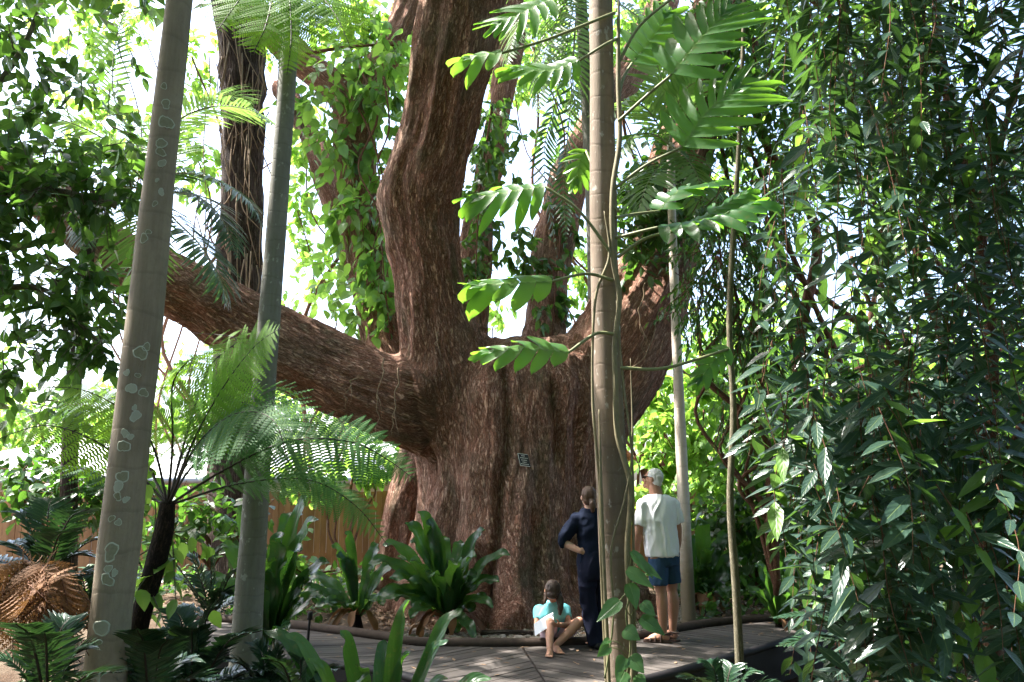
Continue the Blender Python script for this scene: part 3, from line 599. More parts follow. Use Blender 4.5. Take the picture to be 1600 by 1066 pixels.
for px, py, r in ((265, 145, 5), (268, 172, 7), (268, 200, 11), (261, 233, 8), (260, 246, 7), (262, 263, 6), (260, 307, 5), (252, 326, 4), (236, 380, 7), (231, 556, 10), (238, 546, 6), (211, 586, 5), (227, 590, 4), (218, 610, 8), (233, 616, 7), (223, 652, 8), (209, 679, 6),
                  (216, 684, 5), (207, 699, 9), (205, 745, 9), (199, 760, 8), (198, 775, 6), (209, 780, 5), (189, 809, 5), (199, 815, 5), (188, 860, 12), (184, 886, 6), (193, 892, 5), (183, 903, 9), (174, 976, 12), (170, 998, 5), (161, 1056, 13), (222, 640, 4), (243, 370, 4), (255, 290, 3)):
    k = np.linspace(0, 1, 60); i = np.searchsorted(-P1[:, 2], -W(px, py, 4.2)[2]); c0 = W(px, py, 4.2)
    ax = np.array([np.interp(c0[2], P1[::-1, 2], P1[::-1, j]) for j in (0, 1)]); rad = np.interp(c0[2], P1[::-1, 2], R1[::-1]); pr = r * ppm(py, 4.2)
    th0 = math.asin(np.clip((c0[0] - ax[0]) / rad, -.9, .9)); a = np.linspace(0, 2 * np.pi, 19)[:-1]; wob = 1 + .07 * rng.normal(size=18) + rng.uniform(.08, .26) * np.sin(2 * a + rng.random() * 6) + .1 * np.sin(3 * a + rng.random() * 6)
    def ringp(q, lift): 
        th = th0 + np.cos(a) * q * wob / rad; z = c0[2] + np.sin(a) * q * wob * 1.1
        return np.stack([ax[0] + np.sin(th) * (rad + lift), ax[1] - np.cos(th) * (rad + lift), z], 1)
    A, B, C, D = ringp(pr, .0), ringp(pr * .95, .003), ringp(pr * .83, .003), ringp(pr * .78, .001)
    V = np.vstack([A, B, C, D]); q = [(s_ * 18 + j, s_ * 18 + (j + 1) % 18, (s_ + 1) * 18 + (j + 1) % 18, (s_ + 1) * 18 + j) for s_ in range(3) for j in range(18)]
    lich = MB(); lich.add(V, {4: q}, np.zeros_like(V))
    V = np.vstack([ringp(pr * .8, .002), [ax[0] + math.sin(th0) * (rad + .003), ax[1] - math.cos(th0) * (rad + .003), c0[2]]]); lich.add(V, {3: [(j, (j + 1) % 18, 18) for j in range(18)]}, np.ones_like(V) * rng.choice([1, .95, .6, .3])); lich.build('lichen_ring', M['lichen'], p1t)
# slender pale trunk, thin sapling, two background trunks
def slim(name, label, rows, matl, seed, cat='tree', rough=.05, n=16):
    P = [W(a, b, c) for a, b, c, d in rows]; r = [d / 2 * ppm(b, c) for a, b, c, d in rows]
    t = thing(name, label, cat, (P[-1][0], P[-1][1], P[-1][2])); mb = MB(); tube(mb, P[::-1], r[::-1], n, 70, True, rough, seed); mb.build('trunk', matl, t); return t
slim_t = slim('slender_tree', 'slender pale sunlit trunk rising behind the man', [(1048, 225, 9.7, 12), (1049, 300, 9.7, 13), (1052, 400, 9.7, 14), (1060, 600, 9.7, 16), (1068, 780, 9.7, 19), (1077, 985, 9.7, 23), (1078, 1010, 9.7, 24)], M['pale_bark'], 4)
sap = slim('sapling', 'thin brown sapling stem standing at the boardwalk edge', [(1165, -60, 6.2, 5), (1156, 200, 6.2, 7), (1140, 480, 6.2, 9), (1146, 640, 6.2, 10), (1141, 780, 6.2, 11), (1150, 920, 6.2, 13), (1158, 1090, 6.2, 15), (1160, 1140, 6.2, 16)], M['grey_twig'], 5, 'sapling')
slim('background_tree', 'dark slim trunk in front of the timber fence', [(150, 300, 9, 18), (132, 430, 9, 22), (112, 640, 9, 24), (107, 820, 9, 26), (106, 960, 9, 28)], M['fibre_bark'], 6)
fib = slim('fibrous_tree', 'dark shaggy trunk behind the slim grey palm', [(352, -120, 13.5, 74), (368, 0, 13.5, 72), (380, 120, 13.5, 66), (378, 250, 13.5, 62), (374, 380, 13.5, 66), (372, 520, 13.5, 68), (365, 700, 13.5, 72), (362, 910, 13.5, 84)], M['fibre_bark'], 7, 'tree', .18, 24)
rt = MB()
for i in range(70):
    py = rng.uniform(-60, 430); Y = 13.5 - rng.uniform(.3, .5); px = 376 + rng.normal() * 26; L = rng.uniform(40, 160)
    tube(rt, [W(px, py, Y), W(px + rng.normal() * 8, py + L * .5, Y - .1), W(px + rng.normal() * 16, py + L, Y - .05)], [.012, .01, .006], 5, 8)
rt.build('hanging_roots', M['root'], fib)

# ------------------------------------------------------------------ fence, buildings
M['paling'] = woodmat('paling', (.15, .075, .035), (.42, .24, .12), 0, .6)
t = thing('timber_fence', 'orange brown timber paling fence behind the ferns and giant tree', 'fence', (-3, 14.5, 0)); mb = MB()
x = -11.0
while x < 3.4:
    w = .1 + rng.random() * .012; r = rng.random() * 9; h = 1.45 + rng.uniform(-.012, .012); b = MB(); box(b, (x, 14.5 + rng.uniform(-.006, .006), h / 2 - .12), w - .007, .018, h + .24)
    v = b.v[0]; mb.add(v, {4: np.vstack(b.f[4])}, np.stack([v[:, 2], v[:, 0], np.full(8, r)], 1)); x += w
mb.build('palings', M['paling'], t, False)
for z in (.35, 1.15):
    b = MB(); box(b, (-3.8, 14.545, z), 14.3, .04, .08); b.build('rail', M['paling'], t, False)
for x in np.arange(-10.8, 3.3, 2.0):
    b = MB(); box(b, (x, 14.62, .65), .09, .09, 1.5); b.build('post', M['paling'], t, False)
M['roof'] = plain('roof', (.72, .72, .72), .45, .4, 3, .08, .1); M['wall'] = plain('wall', (.55, .53, .5), .8, .2, 5, .1); M['gutter'] = plain('gutter', (.42, .5, .62), .4, .5, 5, .1)
t = thing('low_building', 'low building with white metal roof behind the timber fence', 'building', (-5, 19, 0))
b = MB(); xs = np.arange(-12.5, -1.6, .038); z = .012 * np.sin(xs * 2 * np.pi / .15)
V = np.vstack([np.stack([xs, np.full_like(xs, y), z0 + z + dz], 1) for y, z0, dz in ((15.75, 1.72, 0), (21.5, 2.62, 0), (21.5, 2.62, -.03), (15.75, 1.72, -.03))]); n = len(xs); i = np.arange(n - 1)
b.add(V, {4: np.vstack([np.stack([i + k * n, i + 1 + k * n, i + 1 + (k + 1) % 4 * n, i + (k + 1) % 4 * n], 1) for k in range(4)])}, V); b.build('roof', M['roof'], t)
b = MB(); box(b, (-7, 18.7, .75), 10, 5, 1.9); b.build('wall', M['wall'], t, False)
b = MB(); tube(b, [(-12.5, 15.7, 1.66), (-1.6, 15.7, 1.66)], .07, 10, 4); b.build('gutter', M['gutter'], t)
t = thing('timber_shelter', 'small orange timber roofed shelter peeking out beside the giant trunk', 'shelter', (1.5, 16, 0))
b = MB()
for k in range(14):
    f = k / 14; prism(b, [(.2, 15.3 + f * 1.6), (2.36, 15.3 + f * 1.6), (2.36, 15.3 + f * 1.6 + .125), (.2, 15.3 + f * 1.6 + .125)], 2.0 + f * .3, 2.03 + f * .3)
b.build('roof', M['paling'], t, False)
for x, y in ((.4, 15.5), (2.1, 15.5), (.4, 16.7), (2.1, 16.7)):
    b = MB(); box(b, (x, y, 1.0), .1, .1, 2.1); b.build('post', M['paling'], t, False)

# ------------------------------------------------------------------ people
def rc(mb, pts, rad, n=14):
    """rounded, tapered limb"""
    P = np.asarray(pts, float); r = np.asarray(rad, float) * np.ones(len(P)); tube(mb, P, r, n, max(4, (len(P) - 1) * 6)); sphere(mb, P[0], r[0], 7); sphere(mb, P[-1], r[-1], 7)
def loft(mb, rows, side, n=24, segs=24):
    """rows: (x, y, z, half width, half depth) - closed torso-like loft, width along 'side'"""
    R = spline(rows, segs); side = nrm(np.array(side, float)); f = np.cross(UP, side); a = np.arange(n) / n * 2 * np.pi
    V = R[:, None, :3] + (R[:, 3:4] * np.cos(a))[..., None] * side + (R[:, 4:5] * np.sin(a))[..., None] * f
    V = V.reshape(-1, 3); i = np.arange(segs - 1)[:, None]; j = np.arange(n)[None]; j2 = (j + 1) % n
    q = np.stack([i * n + j, i * n + j2, (i + 1) * n + j2, (i + 1) * n + j], -1).reshape(-1, 4); k = len(V)
    V = np.vstack([V, R[0, :3], R[-1, :3]]); t = [(k, (x + 1) % n, x) for x in range(n)] + [(k + 1, (segs - 1) * n + x, (segs - 1) * n + (x + 1) % n) for x in range(n)]
    mb.add(V, {4: q, 3: t}, V)
def orient(mb, start, c, f, u):
    """turn geometry added since vertex list index 'start' from local (x right, y forward, z up) to the given frame"""
    f = nrm(np.array(f, float)); u = np.array(u, float); r = nrm(np.cross(f, u)); u = np.cross(r, f); A = np.stack([r, f, u])
    for i in range(start, len(mb.v)): mb.v[i] = mb.v[i] @ A + np.asarray(c)
def head(mb, c, f, u, s=1.0):
    k = len(mb.v)
    sphere(mb, (0, -.012 * s, .025 * s), np.array((.073, .092, .088)) * s, 12); sphere(mb, (0, .018 * s, -.03 * s), np.array((.06, .068, .08)) * s, 10)
    rc(mb, [(0, .07 * s, -.082 * s), (0, .074 * s, -.078 * s)], .024 * s); rc(mb, [(0, .083 * s, .02 * s), (0, .1 * s, -.012 * s), (0, .098 * s, -.022 * s)], [.009 * s, .013 * s, .014 * s])
    for x in (-1, 1):
        sphere(mb, (.074 * x * s, -.008 * s, -.005 * s), np.array((.012, .024, .033)) * s, 7); rc(mb, [(.02 * x * s, .082 * s, .03 * s), (.048 * x * s, .07 * s, .028 * s)], .01 * s); sphere(mb, (.038 * x * s, .062 * s, -.03 * s), .022 * s, 7)
    rc(mb, [(-.02 * s, .082 * s, -.048 * s), (0, .088 * s, -.046 * s), (.02 * s, .082 * s, -.048 * s)], .007 * s); rc(mb, [(-.016 * s, .081 * s, -.058 * s), (0, .086 * s, -.06 * s), (.016 * s, .081 * s, -.058 * s)], .007 * s)
    orient(mb, k, c, f, u)
def hand(mb, w, d, pn, thumb, s=1.0, curl=.5):
    """w wrist, d finger direction, pn palm normal, thumb +1/-1 side"""
    k = len(mb.v); L = (.072, .08, .074, .058)
    for i in range(4):
        x = (-.029 + .0193 * i) * s * -thumb
        rc(mb, [(x * .55, 0, 0), (x, .085 * s, 0)], [.014 * s, .0115 * s], 8); p = np.array((x, .085 * s, 0)); a = .15
        for j, fr in enumerate((.45, .32, .23)):
            a += curl * (.5 + .25 * j); q = p + np.array((0, math.cos(a), math.sin(a))) * L[i] * fr * s; rc(mb, [p, q], [.0088 * s - j * .0008, .0082 * s - j * .0008], 8); p = q
    b = np.array((.022 * thumb * s, .02 * s, .004 * s)); m = b + np.array((.028 * thumb, .03, .014)) * s; e = m + np.array((.008 * thumb, .028, .012)) * s; e2 = e + np.array((0, .022, .008)) * s
    rc(mb, [b, m, e, e2], [.014 * s, .012 * s, .0095 * s, .008 * s], 8); orient(mb, k, w, d, pn)
def foot(mb, ankle, toe_dir, s=1.0, z0=0.0, toes=True):
    d = nrm(np.array((toe_dir[0], toe_dir[1], 0.0))); sd = np.cross(d, UP); a = np.array(ankle, float); g = np.array((a[0], a[1], z0))
    rc(mb, [a, g - d * .03 * s + UP * .035 * s], [.036 * s, .034 * s]); rc(mb, [g - d * .035 * s + UP * .03 * s, g + d * .06 * s + UP * .036 * s, g + d * .125 * s + UP * .022 * s], [.03 * s, .036 * s, .024 * s])
    rc(mb, [g + d * .04 * s - sd * .015 * s + UP * .026 * s, g + d * .125 * s - sd * .022 * s + UP * .018 * s], [.026 * s, .018 * s]); rc(mb, [g + d * .04 * s + sd * .015 * s + UP * .026 * s, g + d * .125 * s + sd * .025 * s + UP * .018 * s], [.026 * s, .018 * s])
    for i in range(5):
        x = (-.034 + .0175 * i) * s; l = (.05, .046, .04, .034, .026)[i] * s; rc(mb, [g + d * .125 * s + sd * x + UP * .015 * s, g + d * (.13 * s + l) + sd * x + UP * .011 * s], [.011 * s, .009 * s], 8)
def cloth(mb, name, mt, parent, vox=.009, smooth=4, wr=.006, freq=(14, 14, 7), seed=1):
    me = remesh(mb, vox, smooth); v, n_ = getv(me), getn(me); w = wr * (1 - 2 * np.abs(vnoise(v * freq + vnoise(v * 4)[:, None], seed))) + wr * .5 * vnoise(v * np.array(freq) * 2.3, seed + 1)
    setv(me, v + n_ * w[:, None]); setlc(me, v); return link(me, name, mt, parent)
def bodymesh(mb, parent, mt, vox=.0065): me = remesh(mb, vox, 3); setlc(me, getv(me)); return link(me, 'body', mt, parent)
M['skin_tan'] = plain('skin_tan', (.42, .215, .14), .5, .35, 25, .12, .15, .12, None, .002); M['skin_fair'] = plain('skin_fair', (.5, .29, .21), .5, .35, 25, .1, .15, .12, None, .002)
M['white_tee'] = plain('white_tee', (.84, .84, .86), .85, .15, 60, .04, .2); M['denim'] = plain('denim', (.03, .065, .125), .85, .15, 70, .35, .3); M['navy'] = plain('navy', (.008, .012, .026), .9, .1, 60, .3, .3); M['navy_trousers'] = plain('navy_trousers', (.008, .01, .024), .85, .15, 60, .3, .3)
M['turquoise'] = plain('turquoise', (.15, .5, .54), .85, .15, 50, .1, .2); M['pink_white'] = plain('pink_white', (.72, .55, .62), .85, .15, 50, .08, .2); M['paper'] = plain('paper', (.78, .79, .86), .6, .2, 20, .02, .05)
M['white_hair'] = plain('white_hair', (.62, .61, .6), .7, .3, 40, .25, .6, 0, (3, 3, 1)); M['brown_hair'] = plain('brown_hair', (.05, .028, .018), .5, .4, 40, .5, .6, 0, (3, 3, 1)); M['light_brown_hair'] = plain('light_brown_hair', (.085, .045, .027), .5, .4, 40, .45, .6, 0, (3, 3, 1)); M['sandal'] = plain('sandal', (.045, .025, .018), .6, .3, 40, .4); M['shoe'] = plain('shoe', (.008, .008, .01), .6, .3, 40, .3); M['glasses'] = plain('glasses', (.01, .01, .012), .3, .5)

# man in the white shirt: frame at his feet, x to the photo's right
o = G(1043, 1003); Y0 = o[1]; Q = lambda x, z, y=0.0: o + np.array((x, y, z))
man = thing('person', 'grey haired man in white tee shirt and denim shorts looking up at the tree', 'person', o)
sd = nrm(np.array((1, .45, 0)))  # shoulder line: the right shoulder is a little farther away
b = MB(); hc = Q(-.1, 1.632, .02); hf = nrm(np.array((-.9, .42, .16)))
head(b, hc, hf, (0.12, 0, 1)); rc(b, [Q(-.06, 1.42, .01), Q(-.085, 1.56, .01)], [.075, .066])
loft(b, [(*Q(-.03, .9), .15, .11), (*Q(-.04, 1.0), .155, .12), (*Q(-.05, 1.2), .165, .12), (*Q(-.055, 1.36), .175, .1), (*Q(-.06, 1.44), .1, .07)], sd)
ls_, rs_ = Q(-.225, 1.39, -.06), Q(.125, 1.39, .08)
rc(b, [ls_, Q(-.27, 1.12, -.05), Q(-.275, 1.06, -.03)], [.055, .045, .043]); rc(b, [Q(-.275, 1.07, -.03), Q(-.285, .95, .04), Q(-.28, .85, .09)], [.044, .04, .029]); hand(b, Q(-.28, .85, .09), (-.05, .25, -1), (1, .2, .1), 1)
rc(b, [rs_, Q(.165, 1.12, .1)], [.053, .043]); rc(b, [Q(.165, 1.12, .1), Q(.17, .98, .15), Q(.165, .87, .2)], [.043, .039, .028]); hand(b, Q(.165, .87, .2), (0, .2, -1), (-1, .2, .1), -1)
for hx, kx, ax, dy, td in ((-.085, -.06, -.05, -.05, (-.95, .3)), (.06, .078, .07, .07, (-.45, .9))):
    rc(b, [Q(hx, .88, dy), Q(kx, .5, dy * 1.1)], [.088, .056]); rc(b, [Q(kx, .5, dy * 1.1), Q(kx + .006, .36, dy - .015), Q(ax, .09, dy)], [.054, .059, .037]); foot(b, Q(ax, .09, dy), td, 1.02, .022)
bodymesh(b, man, M['skin_tan'])
c = MB(); loft(c, [(*Q(-.02, .85), .187, .145), (*Q(-.03, .95), .19, .15), (*Q(-.045, 1.12), .188, .145), (*Q(-.05, 1.28), .195, .135), (*Q(-.055, 1.4), .19, .11), (*Q(-.062, 1.475), .1, .08)], sd)
for p in (ls_, rs_): rc(c, [p * .5 + Q(-.055, 1.41) * .5, p + np.array((0, 0, -.022))], [.08, .066])
for p0, p1 in ((Q(-.2, 1.375, -.05), Q(-.262, 1.16, -.055)), (Q(.1, 1.375, .07), Q(.16, 1.18, .09))): tube(c, [p0, (p0 + p1) / 2, p1], [.075, .074, .07], 18, 8)
cloth(c, 'shirt', M['white_tee'], man, .008, 3, .009, (15, 15, 5))
c = MB(); loft(c, [(*Q(-.0, .76), .165, .125), (*Q(-.01, .86), .17, .13), (*Q(-.02, .96), .165, .125)], sd)
for p0, p1 in ((Q(-.08, .82, -.04), Q(-.078, .565, -.055)), (Q(.06, .82, .06), Q(.078, .575, .075))): tube(c, [p0, p1], [.1, .098], 18, 6)
cloth(c, 'shorts', M['denim'], man, .01, 3, .006, (12, 12, 8))
c = MB(); k = len(c.v); sphere(c, (0, -.022, .035), (.079, .09, .088), 10); sphere(c, (0, -.05, -.02), (.066, .055, .06), 8); orient(c, k, hc, hf, (.12, 0, 1)); cloth(c, 'hair', M['white_hair'], man, .006, 3, .004, (40, 40, 22))
c = MB(); k = len(c.v)
for x in (-1, 1):
    rc(c, [(.078 * x, -.01, .022), (.07 * x, .075, .022)], .0035, 6); sphere(c, (.034 * x, .094, .012), (.026, .006, .019), 6)
rc(c, [(-.066, .09, .022), (0, .102, .022), (.066, .09, .022)], .004, 6); orient(c, k, hc, hf, (.12, 0, 1)); c.build('glasses', M['glasses'], man)
for ax, dy, td in ((-.05, -.05, (-.95, .3)), (.07, .07, (-.45, .9))):
    c = MB(); d = nrm(np.array((*td, 0.0))); s2 = np.cross(d, UP); g = Q(ax, 0, dy); 
    P = [g + d * x for x in np.linspace(-.085, .2, 8)]; wd_ = [.03, .04, .042, .042, .05, .056, .05, .03]
    for z, zz in ((.003, .02),):
        V = np.array([p + s2 * w * sg + UP * h for p, w in zip(P, wd_) for sg in (-1, 1) for h in (z, zz)]); n = len(P)
        q = []
        for i in range(n - 1): a0 = i * 4; q += [(a0, a0 + 1, a0 + 5, a0 + 4), (a0 + 2, a0 + 6, a0 + 7, a0 + 3), (a0 + 1, a0 + 3, a0 + 7, a0 + 5), (a0, a0 + 4, a0 + 6, a0 + 2)]
        q += [(0, 2, 3, 1), (n * 4 - 4, n * 4 - 3, n * 4 - 1, n * 4 - 2)]; c.add(V, {4: q}, V)
    sn = c.build('sandal', M['sandal'], man, False)
    c = MB()
    for x, h, w in ((.02, .088, .05), (.075, .072, .052), (.125, .052, .056)): rc(c, [g + d * x - s2 * w + UP * .02, g + d * x - s2 * w * .75 + UP * h * .75, g + d * x + UP * h, g + d * x + s2 * w * .75 + UP * h * .75, g + d * x + s2 * w + UP * .02], .009, 6)
    rc(c, [g - d * .02 - s2 * .044 + UP * .09, g - d * .085 + UP * .085, g - d * .02 + s2 * .044 + UP * .09], .009, 6); c.build('straps', M['sandal'], sn)

# woman in navy with a hand on her hip
o = G(931, 1013); Q = lambda x, z, y=0.0: o + np.array((x, y, z))
wom = thing('person', 'woman in navy top and trousers with ponytail and one hand on hip', 'person', o)
sd = nrm(np.array((1, .2, 0))); b = MB(); hc = Q(-.05, 1.455, .02); hf = nrm(np.array((-.25, 1, .22))); head(b, hc, hf, (0, -.1, 1), .93)
rc(b, [Q(-.03, 1.28, .0), Q(-.045, 1.39, .01)], [.055, .05])
loft(b, [(*Q(.0, .82), .13, .095), (*Q(0, .95), .115, .085), (*Q(-.01, 1.1), .135, .1), (*Q(-.02, 1.24), .15, .085), (*Q(-.025, 1.3), .08, .06)], sd)
el = Q(-.315, 1.02, -.02); wr_ = Q(-.15, .935, -.1)
rc(b, [Q(-.175, 1.23, -.02), el], [.048, .04]); rc(b, [el, (el + wr_) / 2 + np.array((0, 0, -.004)), wr_], [.04, .036, .026]); hand(b, wr_, (.85, .2, .12), (.1, .9, -.2), -1, .92, .25)
rc(b, [Q(.13, 1.23, .05), Q(.2, 1.0, .06), Q(.2, .78, .1)], [.048, .04, .026]); hand(b, Q(.2, .78, .1), (0, .2, -1), (-1, .2, 0), -1, .92)
for hx, kx, ax, dy, td in ((-.075, -.06, .0, -.03, (-.35, .95)), (.085, .09, .1, .05, (.25, .97))): rc(b, [Q(hx, .8, dy), Q(kx, .46, dy), Q(ax, .08, dy)], [.085, .054, .036]); foot(b, Q(ax, .08, dy), td, .92, .02)
bodymesh(b, wom, M['skin_fair'])
c = MB(); loft(c, [(*Q(.0, .81), .172, .135), (*Q(0, .9), .16, .125), (*Q(-.005, 1.0), .152, .118), (*Q(-.015, 1.13), .16, .118), (*Q(-.02, 1.24), .165, .1), (*Q(-.03, 1.345), .085, .075)], sd)
for p in (Q(-.175, 1.235, -.02), Q(.13, 1.235, .05)): rc(c, [p * .45 + Q(-.025, 1.26) * .55, p], [.07, .066])
tube(c, [Q(-.15, 1.235, -.015), Q(-.24, 1.14, -.02), el + np.array((.01, -.005, .01)), (el * .78 + wr_ * .22)], [.066, .066, .06, .054], 18, 14); sphere(c, el, .056, 8); tube(c, [Q(.11, 1.235, .05), Q(.2, 1.0, .06), Q(.2, .82, .1)], [.066, .058, .045], 18, 10)
cloth(c, 'jumper', M['navy'], wom, .009, 3, .012, (11, 11, 8))
c = MB(); loft(c, [(*Q(.0, .66), .168, .135), (*Q(0, .8), .178, .145), (*Q(0, .93), .158, .122)], sd)
for rows in ([(-.08, .74, -.03, .1), (-.072, .46, -.03, .078), (-.03, .2, -.03, .072), (-.005, .05, -.03, .07)], [(.08, .74, .05, .1), (.09, .46, .05, .078), (.1, .05, .05, .07)]): tube(c, [Q(a, z, y) for a, z, y, r in rows], [r[3] for r in rows], 18, 16)
cloth(c, 'trousers', M['navy_trousers'], wom, .009, 3, .012, (10, 10, 4))
c = MB(); k = len(c.v); sphere(c, (0, -.022, .035), (.074, .086, .084), 10); sphere(c, (0, -.045, -.02), (.064, .055, .06), 8); rc(c, [(0, -.1, -.012), (0, -.125, -.03)], .024); rc(c, [(0, -.13, -.03), (.004, -.14, -.075), (.008, -.125, -.12)], [.03, .026, .012]); orient(c, k, hc, hf, (0, -.1, 1)); cloth(c, 'hair', M['light_brown_hair'], wom, .006, 3, .004, (45, 45, 16))
for ax, dy, td in ((.0, -.03, (-.35, .95)), (.1, .05, (.25, .97))):
    c = MB(); d = nrm(np.array((*td, 0.0))); g = Q(ax, 0, dy); rc(c, [g - d * .045 + UP * .04, g + d * .07 + UP * .042, g + d * .155 + UP * .028], [.042, .045, .03]); rc(c, [g - d * .05 + UP * .03, g + d * .16 + UP * .022], [.028, .022]); v0 = c; cloth(c, 'shoe', M['shoe'], wom, .008, 3, .001)

# girl sitting on the kerb reading a sheet of paper
o = G(866, 1004); o[2] = 0.09; girl = thing('person', 'girl in turquoise tee shirt sitting barefoot on the kerb reading paper', 'person', o)
b = MB(); P_ = lambda x, y, Y: W(x, y, Y)
pel, che, nek, hc = P_(866, 990, 8.62), P_(863, 964, 8.46), P_(864, 944, 8.4), P_(863, 925, 8.27); hf = nrm(np.array((-.06, -.36, -.93))); hu = np.array((.03, -.9, .4))
head(b, hc, hf, hu, .92); rc(b, [che, nek, hc], [.05, .04, .042]); loft(b, [(*pel, .13, .1), (*((pel + che) / 2), .11, .085), (*che, .125, .085), (*nek, .07, .05)], (1, 0, 0))
sl1, sl2 = P_(841, 953, 8.52), P_(884, 951, 8.52); e1, e2 = P_(839, 982, 8.42), P_(888, 977, 8.38); h1, h2 = P_(853, 980, 8.22), P_(872, 977, 8.2)
for s_, e_, h_, tw in ((sl1, e1, h1, 1), (sl2, e2, h2, -1)):
    rc(b, [s_, e_], [.038, .032]); rc(b, [e_, h_], [.032, .022]); hand(b, h_, h_ - e_ + np.array((0, -.02, 0)), (tw * .6, -.2, .6), tw, .78, .6)
k1, k2, a1, a2 = P_(859, 973, 8.18), P_(905, 972, 8.3), P_(859, 1013, 7.98), P_(868, 1009, 8.12)
rc(b, [P_(857, 991, 8.6), k1], [.07, .048]); rc(b, [k1, k1 * .6 + a1 * .4 + np.array((0, .02, 0)), a1], [.047, .046, .03]); foot(b, a1, (-.08, -1), .84, .004)
rc(b, [P_(877, 991, 8.6), k2], [.07, .05]); rc(b, [k2, k2 * .6 + a2 * .4, a2], [.048, .046, .03]); foot(b, a2, (.35, -1), .84, .004)
bodymesh(b, girl, M['skin_tan'])
c = MB(); loft(c, [(*(pel + (0, 0, -.0)), .14, .115), (*((pel + che) / 2), .135, .105), (*che, .138, .11), (*(nek * .6 + che * .4), .11, .09), (*(nek * 1.25 - che * .25), .062, .06)], (1, 0, 0))
for s_ in (sl1, sl2): rc(c, [s_ * .5 + che * .5, s_], [.075, .05])
for s_, e_ in ((sl1, e1), (sl2, e2)): tube(c, [s_ * .75 + che * .25, s_, s_ * .5 + e_ * .5], [.056, .05, .043], 16, 8)
cloth(c, 'tee_shirt', M['turquoise'], girl, .009, 4, .006, (13, 13, 9))
c = MB(); loft(c, [(*(pel + (0, 0, -.08)), .13, .12), (*(pel + (0, 0, -.0)), .14, .12), (*(pel + (0, 0, .05)), .125, .1)], (1, 0, 0))
for h_, k_ in ((P_(857, 991, 8.6), k1), (P_(877, 991, 8.6), k2)): tube(c, [h_, h_ * .45 + k_ * .55], [.088, .08], 16, 6)
cloth(c, 'shorts', M['pink_white'], girl, .009, 4, .005, (13, 13, 9))
c = MB(); k = len(c.v); sphere(c, (0, -.022, .032), (.077, .088, .088), 10); sphere(c, (0, -.05, -.03), (.068, .05, .07), 8); sphere(c, (0, .045, .07), (.055, .04, .035), 8); orient(c, k, hc, hf, hu)
rc(c, [hc + (.05, .0, 0), hc + (.075, -.06, -.1), hc + (.07, -.05, -.2)], [.035, .034, .016]); rc(c, [hc + (-.06, -.03, -.02), hc + (-.075, -.04, -.1)], [.022, .01]); cloth(c, 'hair', M['brown_hair'], girl, .006, 3, .004, (45, 45, 20))
c = MB(); A, B_, C_, D_ = P_(834, 975, 8.18), P_(864, 957, 8.24), P_(866, 976, 8.14), P_(836, 994, 8.08); u = np.linspace(0, 1, 7)
g = np.array([[(A * (1 - s) + B_ * s) * (1 - t) + (D_ * (1 - s) + C_ * s) * t + np.array((0, -.012, .008)) * math.sin(3.1 * s) for s in u] for t in u]).reshape(-1, 3); nn_ = nrm(np.cross(B_ - A, D_ - A)) * .0012
idx = np.arange(49).reshape(7, 7); q = np.stack([idx[:-1, :-1], idx[1:, :-1], idx[1:, 1:], idx[:-1, 1:]], -1).reshape(-1, 4); c.add(g, {4: q}, g); c.add(g + nn_, {4: q[:, ::-1]}, g)
tag(c.build('sheet_of_paper', M['paper']), 'white sheet of paper held on the lap of the girl', 'paper')

# ------------------------------------------------------------------ ferns
def c3(c, pts): return [W(*p) for p in ([c] + pts)]
def fern(name, label, cat, crown, trunk, fronds, mt, T=PINNA, trunk_mat='fern_trunk', fw=.35, roll=.2, tilt=(-.75, .6), sub='rachis', stemmat='fern_stem', droop=.15):
    base = W(*trunk[-1][:3]) if trunk else W(*crown); t = thing(name, label, cat, base)
    if trunk:
        mb = MB(); tube(mb, [W(*p[:3]) for p in trunk], [p[3] for p in trunk], 14, 40, True, .15, 3); mb.build('trunk', M[trunk_mat], t)
    for pts, L, n, *o in fronds:
        n = int(n * (1.25 if T is PINNA_FINE else 1))
        a, r = MB(), MB(); bipinnate(a, r, c3(crown, pts), L, n, T, up=nrm(np.array((rng.normal() * roll, tilt[0] + rng.normal() * roll, tilt[1] + rng.normal() * roll * .7))), droop=droop, fw=fw, r0=o[1] if len(o) > 1 else .009)
        f = a.build('frond', M[o[0] if o else mt], t); r.build(sub, M['twig' if mt == 'dead_frond' else stemmat], f)
    return t
